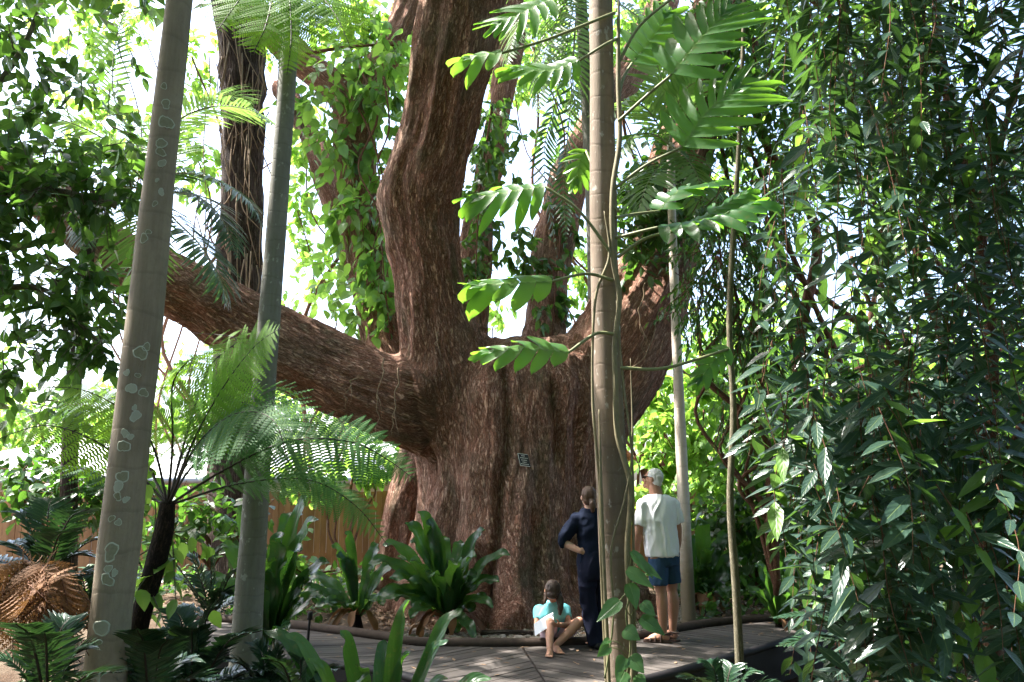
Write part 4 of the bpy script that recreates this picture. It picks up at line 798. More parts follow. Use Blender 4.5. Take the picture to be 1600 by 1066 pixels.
fern('tree_fern', 'wide tree fern with dark trunk and lacy fronds beside the grey palm', 'tree fern', (262, 790, 5.1),
     [(262, 785, 5.1, .05), (256, 830, 5.1, .06), (238, 900, 5.1, .06), (214, 990, 5.1, .065), (204, 1080, 5.1, .08)], [
     ([(300, 695, 5.0), (345, 612, 4.9), (395, 545, 4.8), (438, 512, 4.75)], .44, 21, 'fern_bright'),
     ([(305, 700, 4.95), (365, 648, 4.7), (425, 655, 4.5), (452, 725, 4.4)], .42, 21),
     ([(350, 735, 5.0), (450, 690, 5.0), (545, 690, 5.05), (605, 718, 5.1), (648, 750, 5.1)], .36, 28),
     ([(370, 757, 5.4), (480, 750, 5.5), (555, 790, 5.55), (608, 855, 5.6)], .3, 28),
     ([(240, 700, 5.1), (200, 648, 5.0), (130, 610, 4.95), (50, 605, 4.9)], .34, 20, 'fern_bright'),
     ([(215, 740, 5.2), (150, 690, 5.25), (70, 665, 5.3), (-15, 690, 5.3)], .32, 20, 'fern_bright'),
     ([(215, 700, 5.5), (160, 640, 5.9), (95, 635, 6.2), (40, 665, 6.4)], .33, 18),
     ([(290, 700, 5.6), (340, 640, 6.2), (425, 605, 6.6), (480, 620, 6.8)], .38, 18, 'fern_bright'),
     ([(205, 765, 5.6), (120, 730, 6.0), (40, 735, 6.2)], .3, 17),
     ([(300, 730, 5.4), (360, 690, 5.8), (420, 690, 6.2), (450, 720, 6.4)], .3, 17),
     ([(270, 690, 5.0), (270, 600, 4.9), (300, 560, 4.7), (290, 590, 4.5)], .3, 17, 'fern_bright'),
     ([(300, 650, 5.4), (330, 570, 5.6), (370, 530, 5.9), (300, 520, 6.2)], .34, 18, 'fern_bright')], 'fern_dark', PINNA_FINE, tilt=(-.62, .72))
fern('tree_fern', 'tall tree fern with bright yellow green fronds arching in from the top', 'tree fern', (447, -70, 6.35),
     [(447, -70, 6.4, .05), (440, 200, 6.4, .05), (415, 560, 6.4, .05), (385, 1000, 6.4, .055), (383, 1040, 6.4, .06)], [
     ([(405, -40, 5.9), (370, 5, 5.6), (338, 50, 5.5)], .36, 22), ([(430, -20, 5.8), (415, 40, 5.5), (395, 85, 5.4)], .33, 20),
     ([(452, -10, 5.7), (455, 60, 5.5), (448, 118, 5.45)], .33, 20), ([(490, -20, 5.8), (525, 25, 5.6), (552, 85, 5.5)], .36, 22),
     ([(475, -30, 5.9), (490, 20, 5.6), (500, 70, 5.5)], .26, 18), ([(400, -60, 6.2), (350, -30, 6.2), (310, 10, 6.2)], .26, 18)], 'fern_bright', PINNA_FINE, 'fern_trunk')
dead = []
for i in range(34):
    an = rng.uniform(0, 6.28); r = rng.uniform(15, 125); x, y = 55 + math.cos(an) * r, 915 + rng.uniform(-10, 60) + r * .2; Yd = 4.4 + math.sin(an) * .45
    dead.append(([((55 + x) / 2 + rng.normal() * 10, 895 + rng.uniform(-18, 25), (4.4 + Yd) / 2), (x, y, Yd), (x + rng.normal() * 25, y + rng.uniform(40, 120), Yd - rng.uniform(0, .2))], rng.uniform(.09, .17), 20, 'dead_frond', .003))
fern('dead_fern', 'withered orange brown fern fronds slumped at the lower left', 'fern', (62, 905, 4.4), None, dead, 'dead_frond', PINNA_FAR, droop=.6, roll=1.4)
def palmy(name, label, cat, crown, trunk, fronds, mt, wd=.016, T=NARROW, droop=.3, stemmat='stem_green', tm='palm_two', r0=.012, vee=.2, fw=.6, root=None):
    t = root or thing(name, label, cat, W(*trunk[-1][:3]) if trunk else W(*crown))
    if trunk:
        mb = MB(); tube(mb, [W(*p[:3]) for p in trunk][::-1], [p[3] for p in trunk][::-1], 14, 40, True, .06, 3); mb.build('trunk', M[tm], t)
    for pts, L, n, *o in fronds:
        a, r = MB(), MB(); pinnate(a, r, c3(crown, pts), L, n, wd, T, droop=droop, r0=r0, vee=vee, fw=fw)
        f = a.build('frond', M[o[0] if o else mt], t); r.build('rachis', M[stemmat], f)
    return t
palmy('feather_palm', 'feathery palm crown of arching fronds behind the lichen dotted trunk', 'palm tree', (238, 300, 7.5),
     [(238, 300, 7.5, .07), (218, 560, 7.5, .07), (188, 800, 7.5, .075), (170, 1000, 7.5, .08)], [
     ([(262, 205, 7.4), (325, 168, 7.2), (390, 172, 7.1), (436, 200, 7.0)], .42, 46), ([(272, 272, 7.3), (330, 278, 7.1), (385, 312, 7.0), (410, 352, 7.0)], .34, 46, 'weep_leaf'),
     ([(272, 342, 7.2), (310, 380, 7.0), (340, 428, 6.9), (353, 475, 6.9)], .4, 46, 'weep_leaf'), ([(200, 245, 7.5), (130, 200, 7.4), (60, 182, 7.3), (10, 200, 7.3)], .4, 46),
     ([(205, 262, 7.3), (160, 232, 7.0), (105, 262, 6.8), (70, 325, 6.7)], .42, 46), ([(215, 230, 7.6), (178, 150, 7.7), (180, 70, 7.8), (196, 10, 7.9)], .26, 40),
     ([(190, 292, 7.3), (150, 320, 7.1), (128, 390, 7.0)], .4, 40, 'weep_leaf'), ([(230, 250, 7.9), (200, 180, 8.4), (150, 160, 8.8)], .4, 40), ([(225, 335, 7.2), (215, 400, 7.1), (205, 470, 7.1)], .4, 40), ([(215, 270, 7.6), (150, 232, 7.9), (90, 235, 8.1), (40, 280, 8.2)], .46, 46), ([(255, 250, 7.9), (290, 180, 8.3), (350, 150, 8.6), (400, 160, 8.8)], .46, 46), ([(262, 300, 7.3), (305, 305, 7.1), (345, 340, 7), (370, 400, 6.9)], .42, 46, 'weep_leaf')], 'palm_leaf')
palmy('', '', '', (1048, 228, 9.7), None, [
     ([(1010, 170, 9.4), (975, 160, 9.1), (940, 200, 9.0)], .5, 26), ([(1020, 210, 9.3), (985, 215, 9.0), (955, 260, 8.9)], .5, 26), ([(1060, 160, 9.5), (1085, 130, 9.2), (1120, 140, 9.0)], .5, 26),
     ([(1085, 200, 9.4), (1120, 200, 9.1), (1155, 250, 9.0)], .5, 26), ([(1040, 150, 9.6), (1020, 90, 9.5), (985, 70, 9.3)], .5, 26), ([(1050, 140, 10.2), (1070, 80, 10.6), (1100, 70, 11)], .5, 26),
     ([(1030, 260, 9.2), (1010, 290, 8.8), (995, 340, 8.7)], .45, 22), ([(1075, 250, 9.2), (1095, 290, 9), (1100, 340, 8.9)], .45, 22)], 'palm_leaf', .03, NARROW, root=slim_t)
palmy('fan_palm', 'drooping palm fronds hanging between the main stem and the vine palm', 'palm tree', (905, -40, 11), [(905, -40, 11, .09), (925, 300, 11.2, .1), (935, 700, 11.6, .11), (950, 900, 12.6, .12)], [
     ([(860, -20, 10.8), (810, 40, 10.5), (790, 110, 10.4)], .5, 40), ([(880, 10, 10.6), (850, 90, 10.3), (840, 180, 10.2)], .45, 40), ([(900, 20, 10.5), (895, 100, 10.2), (900, 190, 10.2)], .45, 40), ([(850, -40, 11), (780, -20, 11), (740, 60, 11.1)], .5, 40),
     ([(960, 0, 10.6), (1010, 40, 10.4), (1040, 110, 10.3)], .5, 40), ([(870, 150, 11.2), (850, 250, 11.4), (870, 400, 11.5)], .3, 36, 'weep_leaf'), ([(890, 180, 11.3), (880, 280, 11.4), (885, 380, 11.5)], .3, 36, 'weep_leaf')], 'palm_leaf', .022)
# cycad-like glossy plants
for lab, c, tips, L, wd in (
    ('dark glossy cycad with bluish fronds under the fence at far left', (70, 915, 6.0), [(-10, 850), (20, 800), (80, 780), (140, 795), (200, 840), (235, 905), (150, 870), (-60, 880), (40, 850), (110, 830)], .17, .014),
    ('dark cycad with stiff ribbed fronds in the lower left corner', (75, 1120, 3.7), [(25, 975), (110, 965), (150, 1010), (-20, 1030), (70, 990), (190, 1050)], .12, .011),
    ('glossy dark green pinnate plant below the lichen dotted palm', (300, 1100, 5.0), [(225, 985), (270, 950), (340, 945), (410, 985), (215, 1050), (430, 1050), (300, 985), (360, 1010), (470, 1050)], .13, .016),
    ('dark feathery cycad in leaf litter left of the grey palm', (330, 970, 6.7), [(250, 905), (280, 865), (330, 860), (390, 890), (410, 940), (300, 900), (240, 960), (360, 930)], .14, .014),
    ('dark glossy fern filling the ground between the two left palms', (235, 1130, 4.3), [(170, 1010), (215, 985), (262, 1000), (310, 1030), (140, 1050), (340, 1060), (240, 1040)], .13, .014),
    ('glossy low fern right under the slim grey palm', (425, 1140, 4.9), [(350, 1030), (395, 1005), (440, 1010), (330, 1060), (500, 1050), (420, 1045)], .12, .014),
    ('dark fern on the soil behind the withered fronds', (140, 985, 6.6), [(80, 920), (120, 895), (170, 900), (215, 935), (60, 960), (225, 970), (140, 930)], .15, .015),
    ('small pinnate leaved shrub beside the boardwalk end', (1350, 1010, 5.4), [(1205, 965), (1215, 1010), (1240, 935), (1300, 925), (1270, 975), (1370, 950), (1420, 990)], .12, .019),
    ('low dark fern under the boardwalk front edge', (1130, 1120, 5.6), [(1060, 1060), (1100, 1035), (1150, 1040), (1190, 1050), (1230, 1070)], .1, .014),
    ('bluish glossy fern hugging the front edge of the boardwalk', (470, 1130, 4.7), [(420, 1030), (470, 1030), (530, 1045), (380, 1060), (580, 1070), (330, 1070)], .1, .012)):
    fr = []
    for x, y in tips:
        mx, my = (c[0] + x) / 2, min(c[1], y) * .72 + max(c[1], y) * .28 - 12; dY = rng.uniform(-.35, .25)
        fr.append(([(mx, my, c[2] + dY * .5), (x, y, c[2] + dY)], L, 30))
    palmy('cycad' if 'cycad' in lab else 'pinnate_plant', lab, 'plant', c, None, fr, 'cycad', wd, LANCE, .25, 'fern_stem', r0=.007, vee=.35, fw=.35)
# bird's nest ferns
def nest(label, c, tips, wpx, mt='nest_leaf', lift=.5, wave=.28):
    base = W(*c); base[2] = min(base[2], ground_z(base[:1], base[1:2])[0] + .16); t = thing('nest_fern', label, 'fern', base, 'birds nest ferns'); k = ppm(c[1], c[2])
    full = list(tips)
    for x, y, *o in tips[:0 if 'front of the boardwalk' in label else None]: full.append((c[0] + (x - c[0]) * rng.uniform(.55, .9) + rng.normal() * 14, c[1] + (y - c[1]) * rng.uniform(.5, .95) + abs(rng.normal()) * 14))
    for i, (x, y, *o) in enumerate(full):
        dY = o[0] if o else rng.uniform(-.35, .2); tip = W(x, y, c[2] + dY); d = tip - base; L = np.linalg.norm(d)
        st = base + np.array((d[0], d[1], 0)) * .06; m1 = base + d * .38 + UP * L * lift * .32; m2 = base + d * .75 + UP * L * lift * .3
        mb = MB(); strap(mb, [st, m1, m2, tip], wpx * k * rng.uniform(.8, 1.15), 30, wave, up=nrm(UP * .8 + nrm(base * 0 + np.array((0, -1, 0))) * .55), tint=rng.random(), fold=.35); mb.build('leaf', M[mt], t)
    for i in range(5):  # withered leaves hanging under the rosette
        an = rng.uniform(3.4, 6.0); d = np.array((math.cos(an), math.sin(an), 0)); L = rng.uniform(.25, .45); mb = MB()
        strap(mb, [base, base + d * L * .5 + UP * .08, base + d * L * .85 - UP * .02, base + d * L - UP * .16], wpx * k * .7, 16, .35, up=nrm(UP + rdir(1)[0] * .4), tint=rng.random()); mb.build('withered_leaf', M['dead_frond'], t)
    mb = MB(); tube(mb, [base - UP * .5, base - UP * .2, base + UP * .02], [.1, .09, .03], 12, 8, True, .3, 2); mb.build('root_mass', M['fern_trunk'], t)
nest("large birds nest fern with long wavy leaves at the foot of the giant trunk", (700, 935, 9.4), [(632, 818), (652, 800), (598, 850), (758, 828), (742, 870), (798, 868), (690, 838), (722, 845), (608, 905), (742, 998, -.5), (640, 880, -.6), (575, 880), (668, 900, -.7), (780, 910, -.3), (715, 880, -.6), (590, 940, -.4), (640, 965, -.5), (770, 950, -.5)], 11)
nest("birds nest fern with tall upright leaves behind the slim grey palm", (420, 945, 8.6), [(364, 795), (345, 850), (388, 820), (482, 775), (455, 800), (440, 840), (515, 880), (325, 905), (505, 930), (468, 860, -.6), (400, 880, -.6), (350, 940, -.4), (450, 985, -.5)], 13)
nest("birds nest fern growing right of the slender pale trunk", (1098, 935, 10.7), [(1098, 812), (1125, 850), (1140, 835), (1158, 905), (1075, 840), (1165, 870), (1060, 885), (1110, 860, -.5), (1140, 930, -.4)], 12)
nest("birds nest fern with broad shiny leaves in front of the boardwalk", (585, 1150, 4.6), [(640, 938), (722, 952, .1), (532, 985, -.2), (446, 990), (700, 1000), (600, 1000, .2), (480, 1030, -.2), (640, 1020, -.3), (768, 1060), (412, 985, .2), (560, 1040, -.35), (700, 1060, -.3)], 12, wave=.2)
nest("low fern with dark drooping leaves on the litter by the fence", (560, 945, 9.6), [(478, 905), (518, 852), (592, 850), (618, 880), (500, 945), (640, 925), (470, 930), (540, 830), (600, 945, -.5)], 9)
nest("small fern clump tucked under the weeping tree by the path", (1215, 940, 9.5), [(1180, 880), (1210, 860), (1250, 870), (1270, 910), (1165, 920), (1200, 900, -.4), (1240, 930, -.4)], 9, 'shade_leaf')

# ------------------------------------------------------------------ climbing vine with split leaves on the third palm
vine = thing('climbing_vine', 'climbing vine with huge split leaves clinging to the palm before the people', 'vine', W(965, 1066, 5.05))
def pal(px, py, dx): return W(px + dx, py, 5.1)
sm = MB()
for rows, r in (([(967, -40, 5.1), (966, 120, 5.08), (968, 220, 5.06), (957, 300, 5.04), (958, 400, 5.04), (968, 465, 5.03), (960, 540, 5.03), (962, 600, 5.03), (965, 680, 5.05), (985, 760, 5.04), (980, 860, 5.04), (985, 950, 5.04), (990, 1080, 5.02)], .017),
                ([(944, 330, 5.05), (952, 400, 5.03), (930, 470, 5.05), (926, 620, 5.06), (937, 760, 5.04), (940, 900, 5.05), (948, 1080, 5.03)], .009), ([(985, 560, 5.06), (988, 700, 5.04), (976, 780, 5.02), (955, 860, 5.02), (960, 960, 5.0)], .007), ([(963, 470, 5.03), (974, 600, 5.03), (988, 720, 5.04), (990, 900, 5.05), (994, 1080, 5.04)], .008), ([(936, 640, 5.03), (940, 800, 5.02), (946, 940, 5.02), (952, 1080, 5.0)], .012)):
    tube(sm, [W(*p) for p in rows], [r * .3] + [r] * (len(rows) - 1), 8, 60, True, .15, 3)
sm.build('stem', plain('vine_stem', (.2, .17, .1), .7, .3, 25, .4, .4), vine)
def vleaf(pet, blade, Wd, nl=8, up=(0, -.55, 1), droop=.2, tint=None, root=vine, pr=.009):
    a = MB(); lobed(a, [W(*p) for p in blade], Wd, nl, nrm(np.array(up, float)), rng.random() if tint is None else tint, droop); l = a.build('leaf', M['monstera'], root)
    b = MB(); tube(b, [W(*p) for p in pet + [blade[0]]], np.linspace(pr * 1.3, pr, len(pet) + 1), 8, 16); b.build('petiole', M['stem_green'], l)
vleaf([(960, 295, 5.04), (1010, 258, 5.0)], [(1066, 230, 4.95), (1108, 172, 4.9), (1158, 135, 4.85)], .40, 8, (-.1, -.9, .5), .25)
vleaf([(966, 190, 5.06), (1010, 150, 5.0)], [(1049, 117, 4.95), (1098, 58, 4.95), (1135, 18, 4.95)], .36, 8, (-.1, -.9, .5), .2)
vleaf([(966, 150, 5.1), (975, 120, 5.2)], [(988, 98, 5.3), (1018, 62, 5.4), (1045, 20, 5.5)], .26, 7, (.2, -.9, .5))
vleaf([(962, 372, 5.04), (1000, 362, 4.95)], [(1030, 355, 4.9), (1100, 345, 4.75), (1180, 318, 4.7)], .22, 8, (0, -.5, 1), .6)
vleaf([(965, 402, 5.03), (1010, 372, 5.0)], [(1072, 358, 5.0), (1120, 330, 5.05), (1168, 300, 5.1)], .17, 8, (0, -.6, 1), .5)
vleaf([(958, 438, 5.04), (915, 428, 5.0)], [(862, 440, 4.95), (800, 443, 4.9), (735, 447, 4.9)], .19, 5, (.1, -.85, .5), .6, .9)
vleaf([(960, 522, 5.03), (930, 522, 5.0)], [(888, 551, 4.95), (820, 545, 4.9), (752, 552, 4.9)], .16, 6, (.1, -.7, .7), .5, .9)
vleaf([(958, 400, 5.04), (905, 330, 5.0)], [(852, 292, 5.0), (800, 300, 5.0), (738, 312, 5.0)], .24, 6, (-.1, -.85, .5), .6, .6)
vleaf([(966, 60, 5.1), (945, 70, 5.0)], [(905, 95, 5.0), (860, 112, 5.0), (800, 110, 5.0)], .22, 7, (.1, -.85, .5), .5, .5)
vleaf([(960, 20, 5.1), (860, 60, 5.0)], [(785, 83, 4.9), (755, 88, 4.9), (724, 93, 4.9)], .17, 3, (0, -.85, .5), .5, 1.0)
vleaf([(960, -30, 5.1), (900, -20, 5.0)], [(860, 0, 4.95), (820, 20, 4.9), (775, 40, 4.9)], .24, 7, (0, -.8, .6), .2, .5)
vleaf([(966, 330, 5.1), (940, 290, 5.4)], [(915, 235, 5.6), (905, 255, 5.6), (900, 290, 5.6)], .14, 5, (0, -.9, .3), .3, 1.0)
vleaf([(970, 575, 5.02), (1040, 575, 5.1)], [(1140, 545, 5.2), (1115, 565, 5.2), (1088, 600, 5.2)], .13, 5, (0, -.9, .4), .3, .2)
vleaf([(966, 100, 5.1), (1000, 40, 5.1)], [(1060, -10, 5.1), (1090, -40, 5.1), (1120, -90, 5.1)], .3, 7, (-.1, -.9, .5))
vleaf([(962, 340, 5.04), (990, 335, 5.3)], [(1030, 330, 5.5), (1060, 300, 5.6), (1120, 285, 5.7)], .16, 6, (0, -.4, 1), .3, .1)
pv = thing('pothos_vine', 'small vine with heart shaped leaves at the foot of the brown palm before the people', 'vine', W(985, 1080, 5.0))
b = MB()
for rows in ([(975, 1080, 4.98), (985, 1010, 4.97), (978, 960, 4.96), (990, 910, 4.98), (992, 865, 5.0)], [(945, 1060, 4.98), (955, 1000, 4.96), (962, 950, 4.95), (985, 920, 4.96)]): tube(b, [W(*p) for p in rows], .006, 6, 24)
b.build('stem', M['stem_green'], pv)
for x0, y0, x1, y1, w in ((990, 866, 1022, 903, .035), (984, 893, 1022, 918, .045), (984, 916, 996, 952, .05), (965, 942, 932, 970, .05), (1005, 944, 1024, 962, .04), (1005, 968, 1040, 992, .05), (978, 985, 1000, 1000, .05), (950, 1010, 934, 1026, .038), (952, 1000, 940, 1006, .02), (975, 1030, 962, 1052, .045), (988, 1028, 1006, 1052, .05), (975, 1052, 965, 1072, .05), (995, 1058, 1010, 1075, .04), (1000, 880, 1035, 905, .03)):
    a = MB(); p0, p1 = W(x0, y0, 4.93), W(x1, y1, 4.88); place(a, HEART, p0, p1 - p0, np.array((rng.normal() * .25, -1, .55)), np.linalg.norm(p1 - p0), w, -.1); l = a.build('leaf', M['pothos'], pv)
    a = MB(); tube(a, [W(984, (y0 + 20), 4.98), (p0 + W(984, y0 + 10, 4.95)) / 2, p0 + (p1 - p0) * .05], .003, 5, 8); a.build('petiole', M['stem_green'], l)

# ------------------------------------------------------------------ leafy vines on the giant tree
def ell(c): return W(*c)
def leafy(name, label, cat, blobs, mt, stems=None, ln=.13, wd=.04, T=OVATE, per=5, droop=.4, spread=.3, stemmat='twig', part='foliage', group=None, root=None):
    b0 = blobs[0]; t = root or thing(name, label, cat, W(b0[0], b0[1], b0[2]), group); a, s_ = MB(), MB()
    for px, py, Y, rx, ry, n in blobs:
        k = ppm(py, Y); sprays(a, s_, W(px, py, Y), (rx * k, min(rx, ry) * k * .9, ry * k), n, per, ln, wd, T, droop, spread)
    for rows, r in (stems or []): tube(s_, [W(*p) for p in rows], np.linspace(r, r * .4, len(rows)), 8, 30, True, .1)
    if s_.n: s_.build('stems' if part == 'foliage' else 'trunk', M[stemmat], t)
    a.build(part, M[mt], t); return t
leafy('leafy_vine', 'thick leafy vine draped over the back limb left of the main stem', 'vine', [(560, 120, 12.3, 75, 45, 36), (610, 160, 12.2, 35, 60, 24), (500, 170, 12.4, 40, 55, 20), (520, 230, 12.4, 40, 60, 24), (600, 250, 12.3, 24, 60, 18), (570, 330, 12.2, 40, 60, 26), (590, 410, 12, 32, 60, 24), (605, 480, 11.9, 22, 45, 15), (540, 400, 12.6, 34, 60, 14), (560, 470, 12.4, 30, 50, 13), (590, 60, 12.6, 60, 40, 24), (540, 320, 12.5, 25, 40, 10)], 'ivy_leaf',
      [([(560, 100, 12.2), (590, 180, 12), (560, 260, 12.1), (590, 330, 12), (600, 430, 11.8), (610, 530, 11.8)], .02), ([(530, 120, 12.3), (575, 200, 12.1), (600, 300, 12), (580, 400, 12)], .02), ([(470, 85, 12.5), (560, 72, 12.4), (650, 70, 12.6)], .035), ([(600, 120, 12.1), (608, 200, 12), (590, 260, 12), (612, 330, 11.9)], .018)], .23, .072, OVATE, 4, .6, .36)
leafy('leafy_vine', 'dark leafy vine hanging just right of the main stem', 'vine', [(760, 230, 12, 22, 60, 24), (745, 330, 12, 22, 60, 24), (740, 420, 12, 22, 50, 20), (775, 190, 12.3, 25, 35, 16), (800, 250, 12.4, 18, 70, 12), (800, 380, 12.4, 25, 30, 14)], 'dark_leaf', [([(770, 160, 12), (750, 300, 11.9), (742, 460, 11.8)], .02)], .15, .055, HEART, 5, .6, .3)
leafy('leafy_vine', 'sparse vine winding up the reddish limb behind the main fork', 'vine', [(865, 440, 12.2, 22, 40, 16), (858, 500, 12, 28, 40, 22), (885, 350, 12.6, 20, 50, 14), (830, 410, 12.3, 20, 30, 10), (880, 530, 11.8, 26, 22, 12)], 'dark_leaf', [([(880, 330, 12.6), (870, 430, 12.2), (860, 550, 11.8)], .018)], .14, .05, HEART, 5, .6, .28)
leafy('epiphyte', 'bushy green epiphyte perched high on the right hand limb', 'plant', [(1010, 310, 10.2, 34, 45, 34), (990, 375, 10.2, 26, 35, 22), (1050, 330, 10.2, 45, 45, 40), (1040, 250, 10.6, 45, 40, 30), (1085, 290, 10.4, 40, 50, 30)], 'shade_leaf', None, .17, .05)

# ------------------------------------------------------------------ weeping tree on the right
wt = thing('weeping_tree', 'large weeping tree with curtains of dark lance shaped leaves', 'tree', W(1500, 1000, 6.6))
tr, st_, lf, nw = MB(), MB(), MB(), MB()
for rows, r in (([(1560, 1180, 6.7), (1548, 950, 6.7), (1540, 780, 6.7), (1550, 560, 6.8), (1525, 330, 6.9), (1480, 150, 7.0), (1450, -100, 7.1)], .07), ([(1546, 700, 6.7), (1470, 520, 6.6), (1415, 330, 6.5), (1395, 250, 6.5), (1380, 100, 6.5)], .04), ([(1545, 820, 6.7), (1440, 640, 6.4), (1370, 500, 6.2), (1330, 400, 6.2)], .028),
                ([(1525, 330, 6.9), (1570, 200, 6.7), (1600, 60, 6.6)], .035), ([(1480, 150, 7), (1340, 60, 6.8), (1220, -40, 6.8)], .03), ([(1545, 800, 6.7), (1600, 640, 6.4), (1640, 400, 6.2)], .035)):
    tube(tr, [W(*p) for p in rows], np.linspace(r, r * .5, len(rows)), 12, 50, True, .12, 2)
tr.build('trunk', M['twig'], wt)
def curtain(n, x0, x1, y0, y1, Y0, Y1, l0, l1, ln, dens=.05, new=.06):
    for i in range(n):
        px, py, Y = rng.uniform(x0, x1), rng.uniform(y0, y1), rng.uniform(Y0, Y1)
        lft = 1254 + 46 * min(1, max(0, (py + 120 - 700) / 250)) - 60 * math.exp(-((py - 520) / 230) ** 2) + 25 * math.sin(py / 60.0) + (Y - 4.8) * -14
        if px < lft or (Y > 5.4 and (((px - 1300) / 70) ** 2 + ((py + 60 - 430) / 110) ** 2 < 1 or ((px - 1540) / 80) ** 2 + ((py + 70 - 60) / 110) ** 2 < 1) ) : continue
        L = rng.uniform(l0, l1); a = W(px, py, Y); sway = rdir(1)[0] * .12
        P = spline([a, a + np.array((sway[0], sway[1], -L * .5)), a + np.array((sway[0] * 1.6 + rng.normal() * .06, sway[1] * 1.6, -L))], 12); P[:, 2] += np.linspace(.06, 0, 12)
        tube(st_, P, np.linspace(.004, .002, 12), 4, 11, False)
        m = int(L / dens); t = np.linspace(.05, 1, m); k = np.clip(t * 11, 0, 10.99).astype(int); pos = P[k] + (P[np.minimum(k + 1, 11)] - P[k]) * (t * 11 - k)[:, None]
        az = rng.uniform(0, 2 * np.pi); sg = np.where(np.arange(m) % 2 == 0, 1, -1)[:, None]; sd = np.array((math.cos(az), math.sin(az), 0))
        d = sd * sg * 1.0 + np.array((0, 0, -1)) * rng.uniform(.1, .75, (m, 1)) + rdir(m) * .28
        l_ = ln * rng.uniform(.6, 1.1, m); l_ *= np.where(t > .9, .75, 1)
        place(nw if rng.random() < new else lf, LANCE, pos, d, UP * .9 + np.array((0, -.45, 0)) + rdir(m) * .35, l_, l_ * rng.uniform(.125, .18, m), -.2 * rng.random(m), .6 * rng.random() + .4 * rng.random(m))
curtain(400, 1180, 1660, -260, 960, 4.7, 6.4, .5, 1.35, .27, .062, .09)
curtain(430, 1190, 1700, -320, 980, 6.4, 8.6, .6, 1.5, .25, .07, .12)
curtain(40, 1230, 1640, 620, 1000, 4.3, 4.9, .3, .8, .29, .06, .18)
st_.build('shoots', M['twig'], wt); lf.build('crown', M['weep_leaf'], wt); nw.build('new_leaves', M['weep_new'], wt)

# ------------------------------------------------------------------ other trees and shrubs
leafy('broadleaf_tree', 'dark broad leaved tree reaching in along the left edge', 'tree', [(40, 290, 5.6, 130, 45, 62), (150, 300, 5.6, 60, 40, 30), (30, 100, 5.8, 60, 60, 22), (20, 30, 5.8, 50, 40, 16), (100, 130, 5.9, 50, 40, 8), (60, 440, 5.6, 90, 50, 40), (120, 520, 5.7, 70, 40, 30), (20, 560, 5.6, 60, 40, 18), (110, 240, 5.9, 60, 50, 18), (0, 200, 5.6, 60, 60, 26), (170, 210, 6.2, 50, 40, 14), (190, 120, 6.4, 40, 50, 7), (140, 450, 6, 50, 40, 18), (60, 640, 6.2, 60, 40, 12), (-30, 380, 5.6, 70, 90, 40)], 'dark_leaf',
      [([(-330, 1100, 6.2), (-320, 700, 6.2), (-260, 420, 6.0), (-100, 320, 5.8), (60, 300, 5.7), (180, 320, 5.6)], .07), ([(-260, 420, 6), (-100, 250, 5.9), (20, 100, 5.8), (60, 20, 5.8)], .04), ([(-280, 500, 6), (-80, 470, 5.8), (60, 450, 5.7), (150, 530, 5.7)], .035)], .12, .034, OVATE, 6, .25, .26, 'grey_twig', 'crown')
def trunked(label, base, blobs, mt, ln, wd, name='shrub', T=OVATE, cat='shrub', r=.04, **k):
    st = []
    for i, b in enumerate(blobs):
        p = [tuple(base[j] + (b[j] - base[j]) * f ** (1.0, .8, 1.0)[j] + (rng.normal() * .07 * abs(b[1] - base[1]) * math.sin(3.14 * f) if j == 0 else 0) for j in range(3)) for f in (0, .2, .4, .6, .8, 1)]
        st.append((p, r * (1 if i == 0 else .55)))
    return leafy(name, label, cat, blobs, mt, st, ln, wd, T, **k)
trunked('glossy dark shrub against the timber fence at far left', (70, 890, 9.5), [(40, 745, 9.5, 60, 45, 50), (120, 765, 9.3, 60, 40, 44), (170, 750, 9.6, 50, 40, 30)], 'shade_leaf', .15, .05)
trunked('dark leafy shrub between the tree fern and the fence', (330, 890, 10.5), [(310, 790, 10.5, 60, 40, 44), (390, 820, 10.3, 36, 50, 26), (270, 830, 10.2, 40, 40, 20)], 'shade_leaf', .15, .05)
trunked('bright yellow green shrub growing over the fence top', (540, 880, 13.6), [(560, 728, 13.8, 45, 25, 34), (500, 745, 13.6, 40, 25, 24), (600, 716, 13.9, 30, 22, 18), (460, 735, 13.8, 40, 30, 24)], 'bush_leaf', .17, .06)
trunked('young shrub with a few bright oval leaves by the tree fern', (240, 940, 5.3), [(236, 760, 5.3, 16, 50, 6), (262, 850, 5.2, 24, 40, 7), (225, 900, 5.2, 20, 30, 4)], 'bush_leaf', .12, .04, r=.008, stemmat='grey_twig', per=4)
trunked('low leafy plant on the litter below the fence', (470, 900, 11), [(450, 870, 11, 30, 25, 14), (540, 890, 11.3, 40, 14, 10), (430, 880, 10.8, 30, 20, 14)], 'ivy_leaf', .13, .045)
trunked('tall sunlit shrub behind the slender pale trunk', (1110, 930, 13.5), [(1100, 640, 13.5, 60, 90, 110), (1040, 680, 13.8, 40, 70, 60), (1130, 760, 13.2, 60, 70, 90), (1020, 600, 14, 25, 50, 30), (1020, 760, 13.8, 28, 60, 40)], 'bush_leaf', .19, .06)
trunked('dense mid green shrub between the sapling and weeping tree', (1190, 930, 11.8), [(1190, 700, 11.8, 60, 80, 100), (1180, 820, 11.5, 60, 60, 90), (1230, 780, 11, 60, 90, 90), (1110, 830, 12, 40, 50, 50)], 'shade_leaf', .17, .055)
trunked('low dark bush by the sunlit path at right', (1170, 950, 12.4), [(1160, 890, 12.4, 50, 30, 50), (1220, 890, 12, 50, 35, 50), (1110, 900, 12.6, 30, 25, 26)], 'shade_leaf', .15, .05)
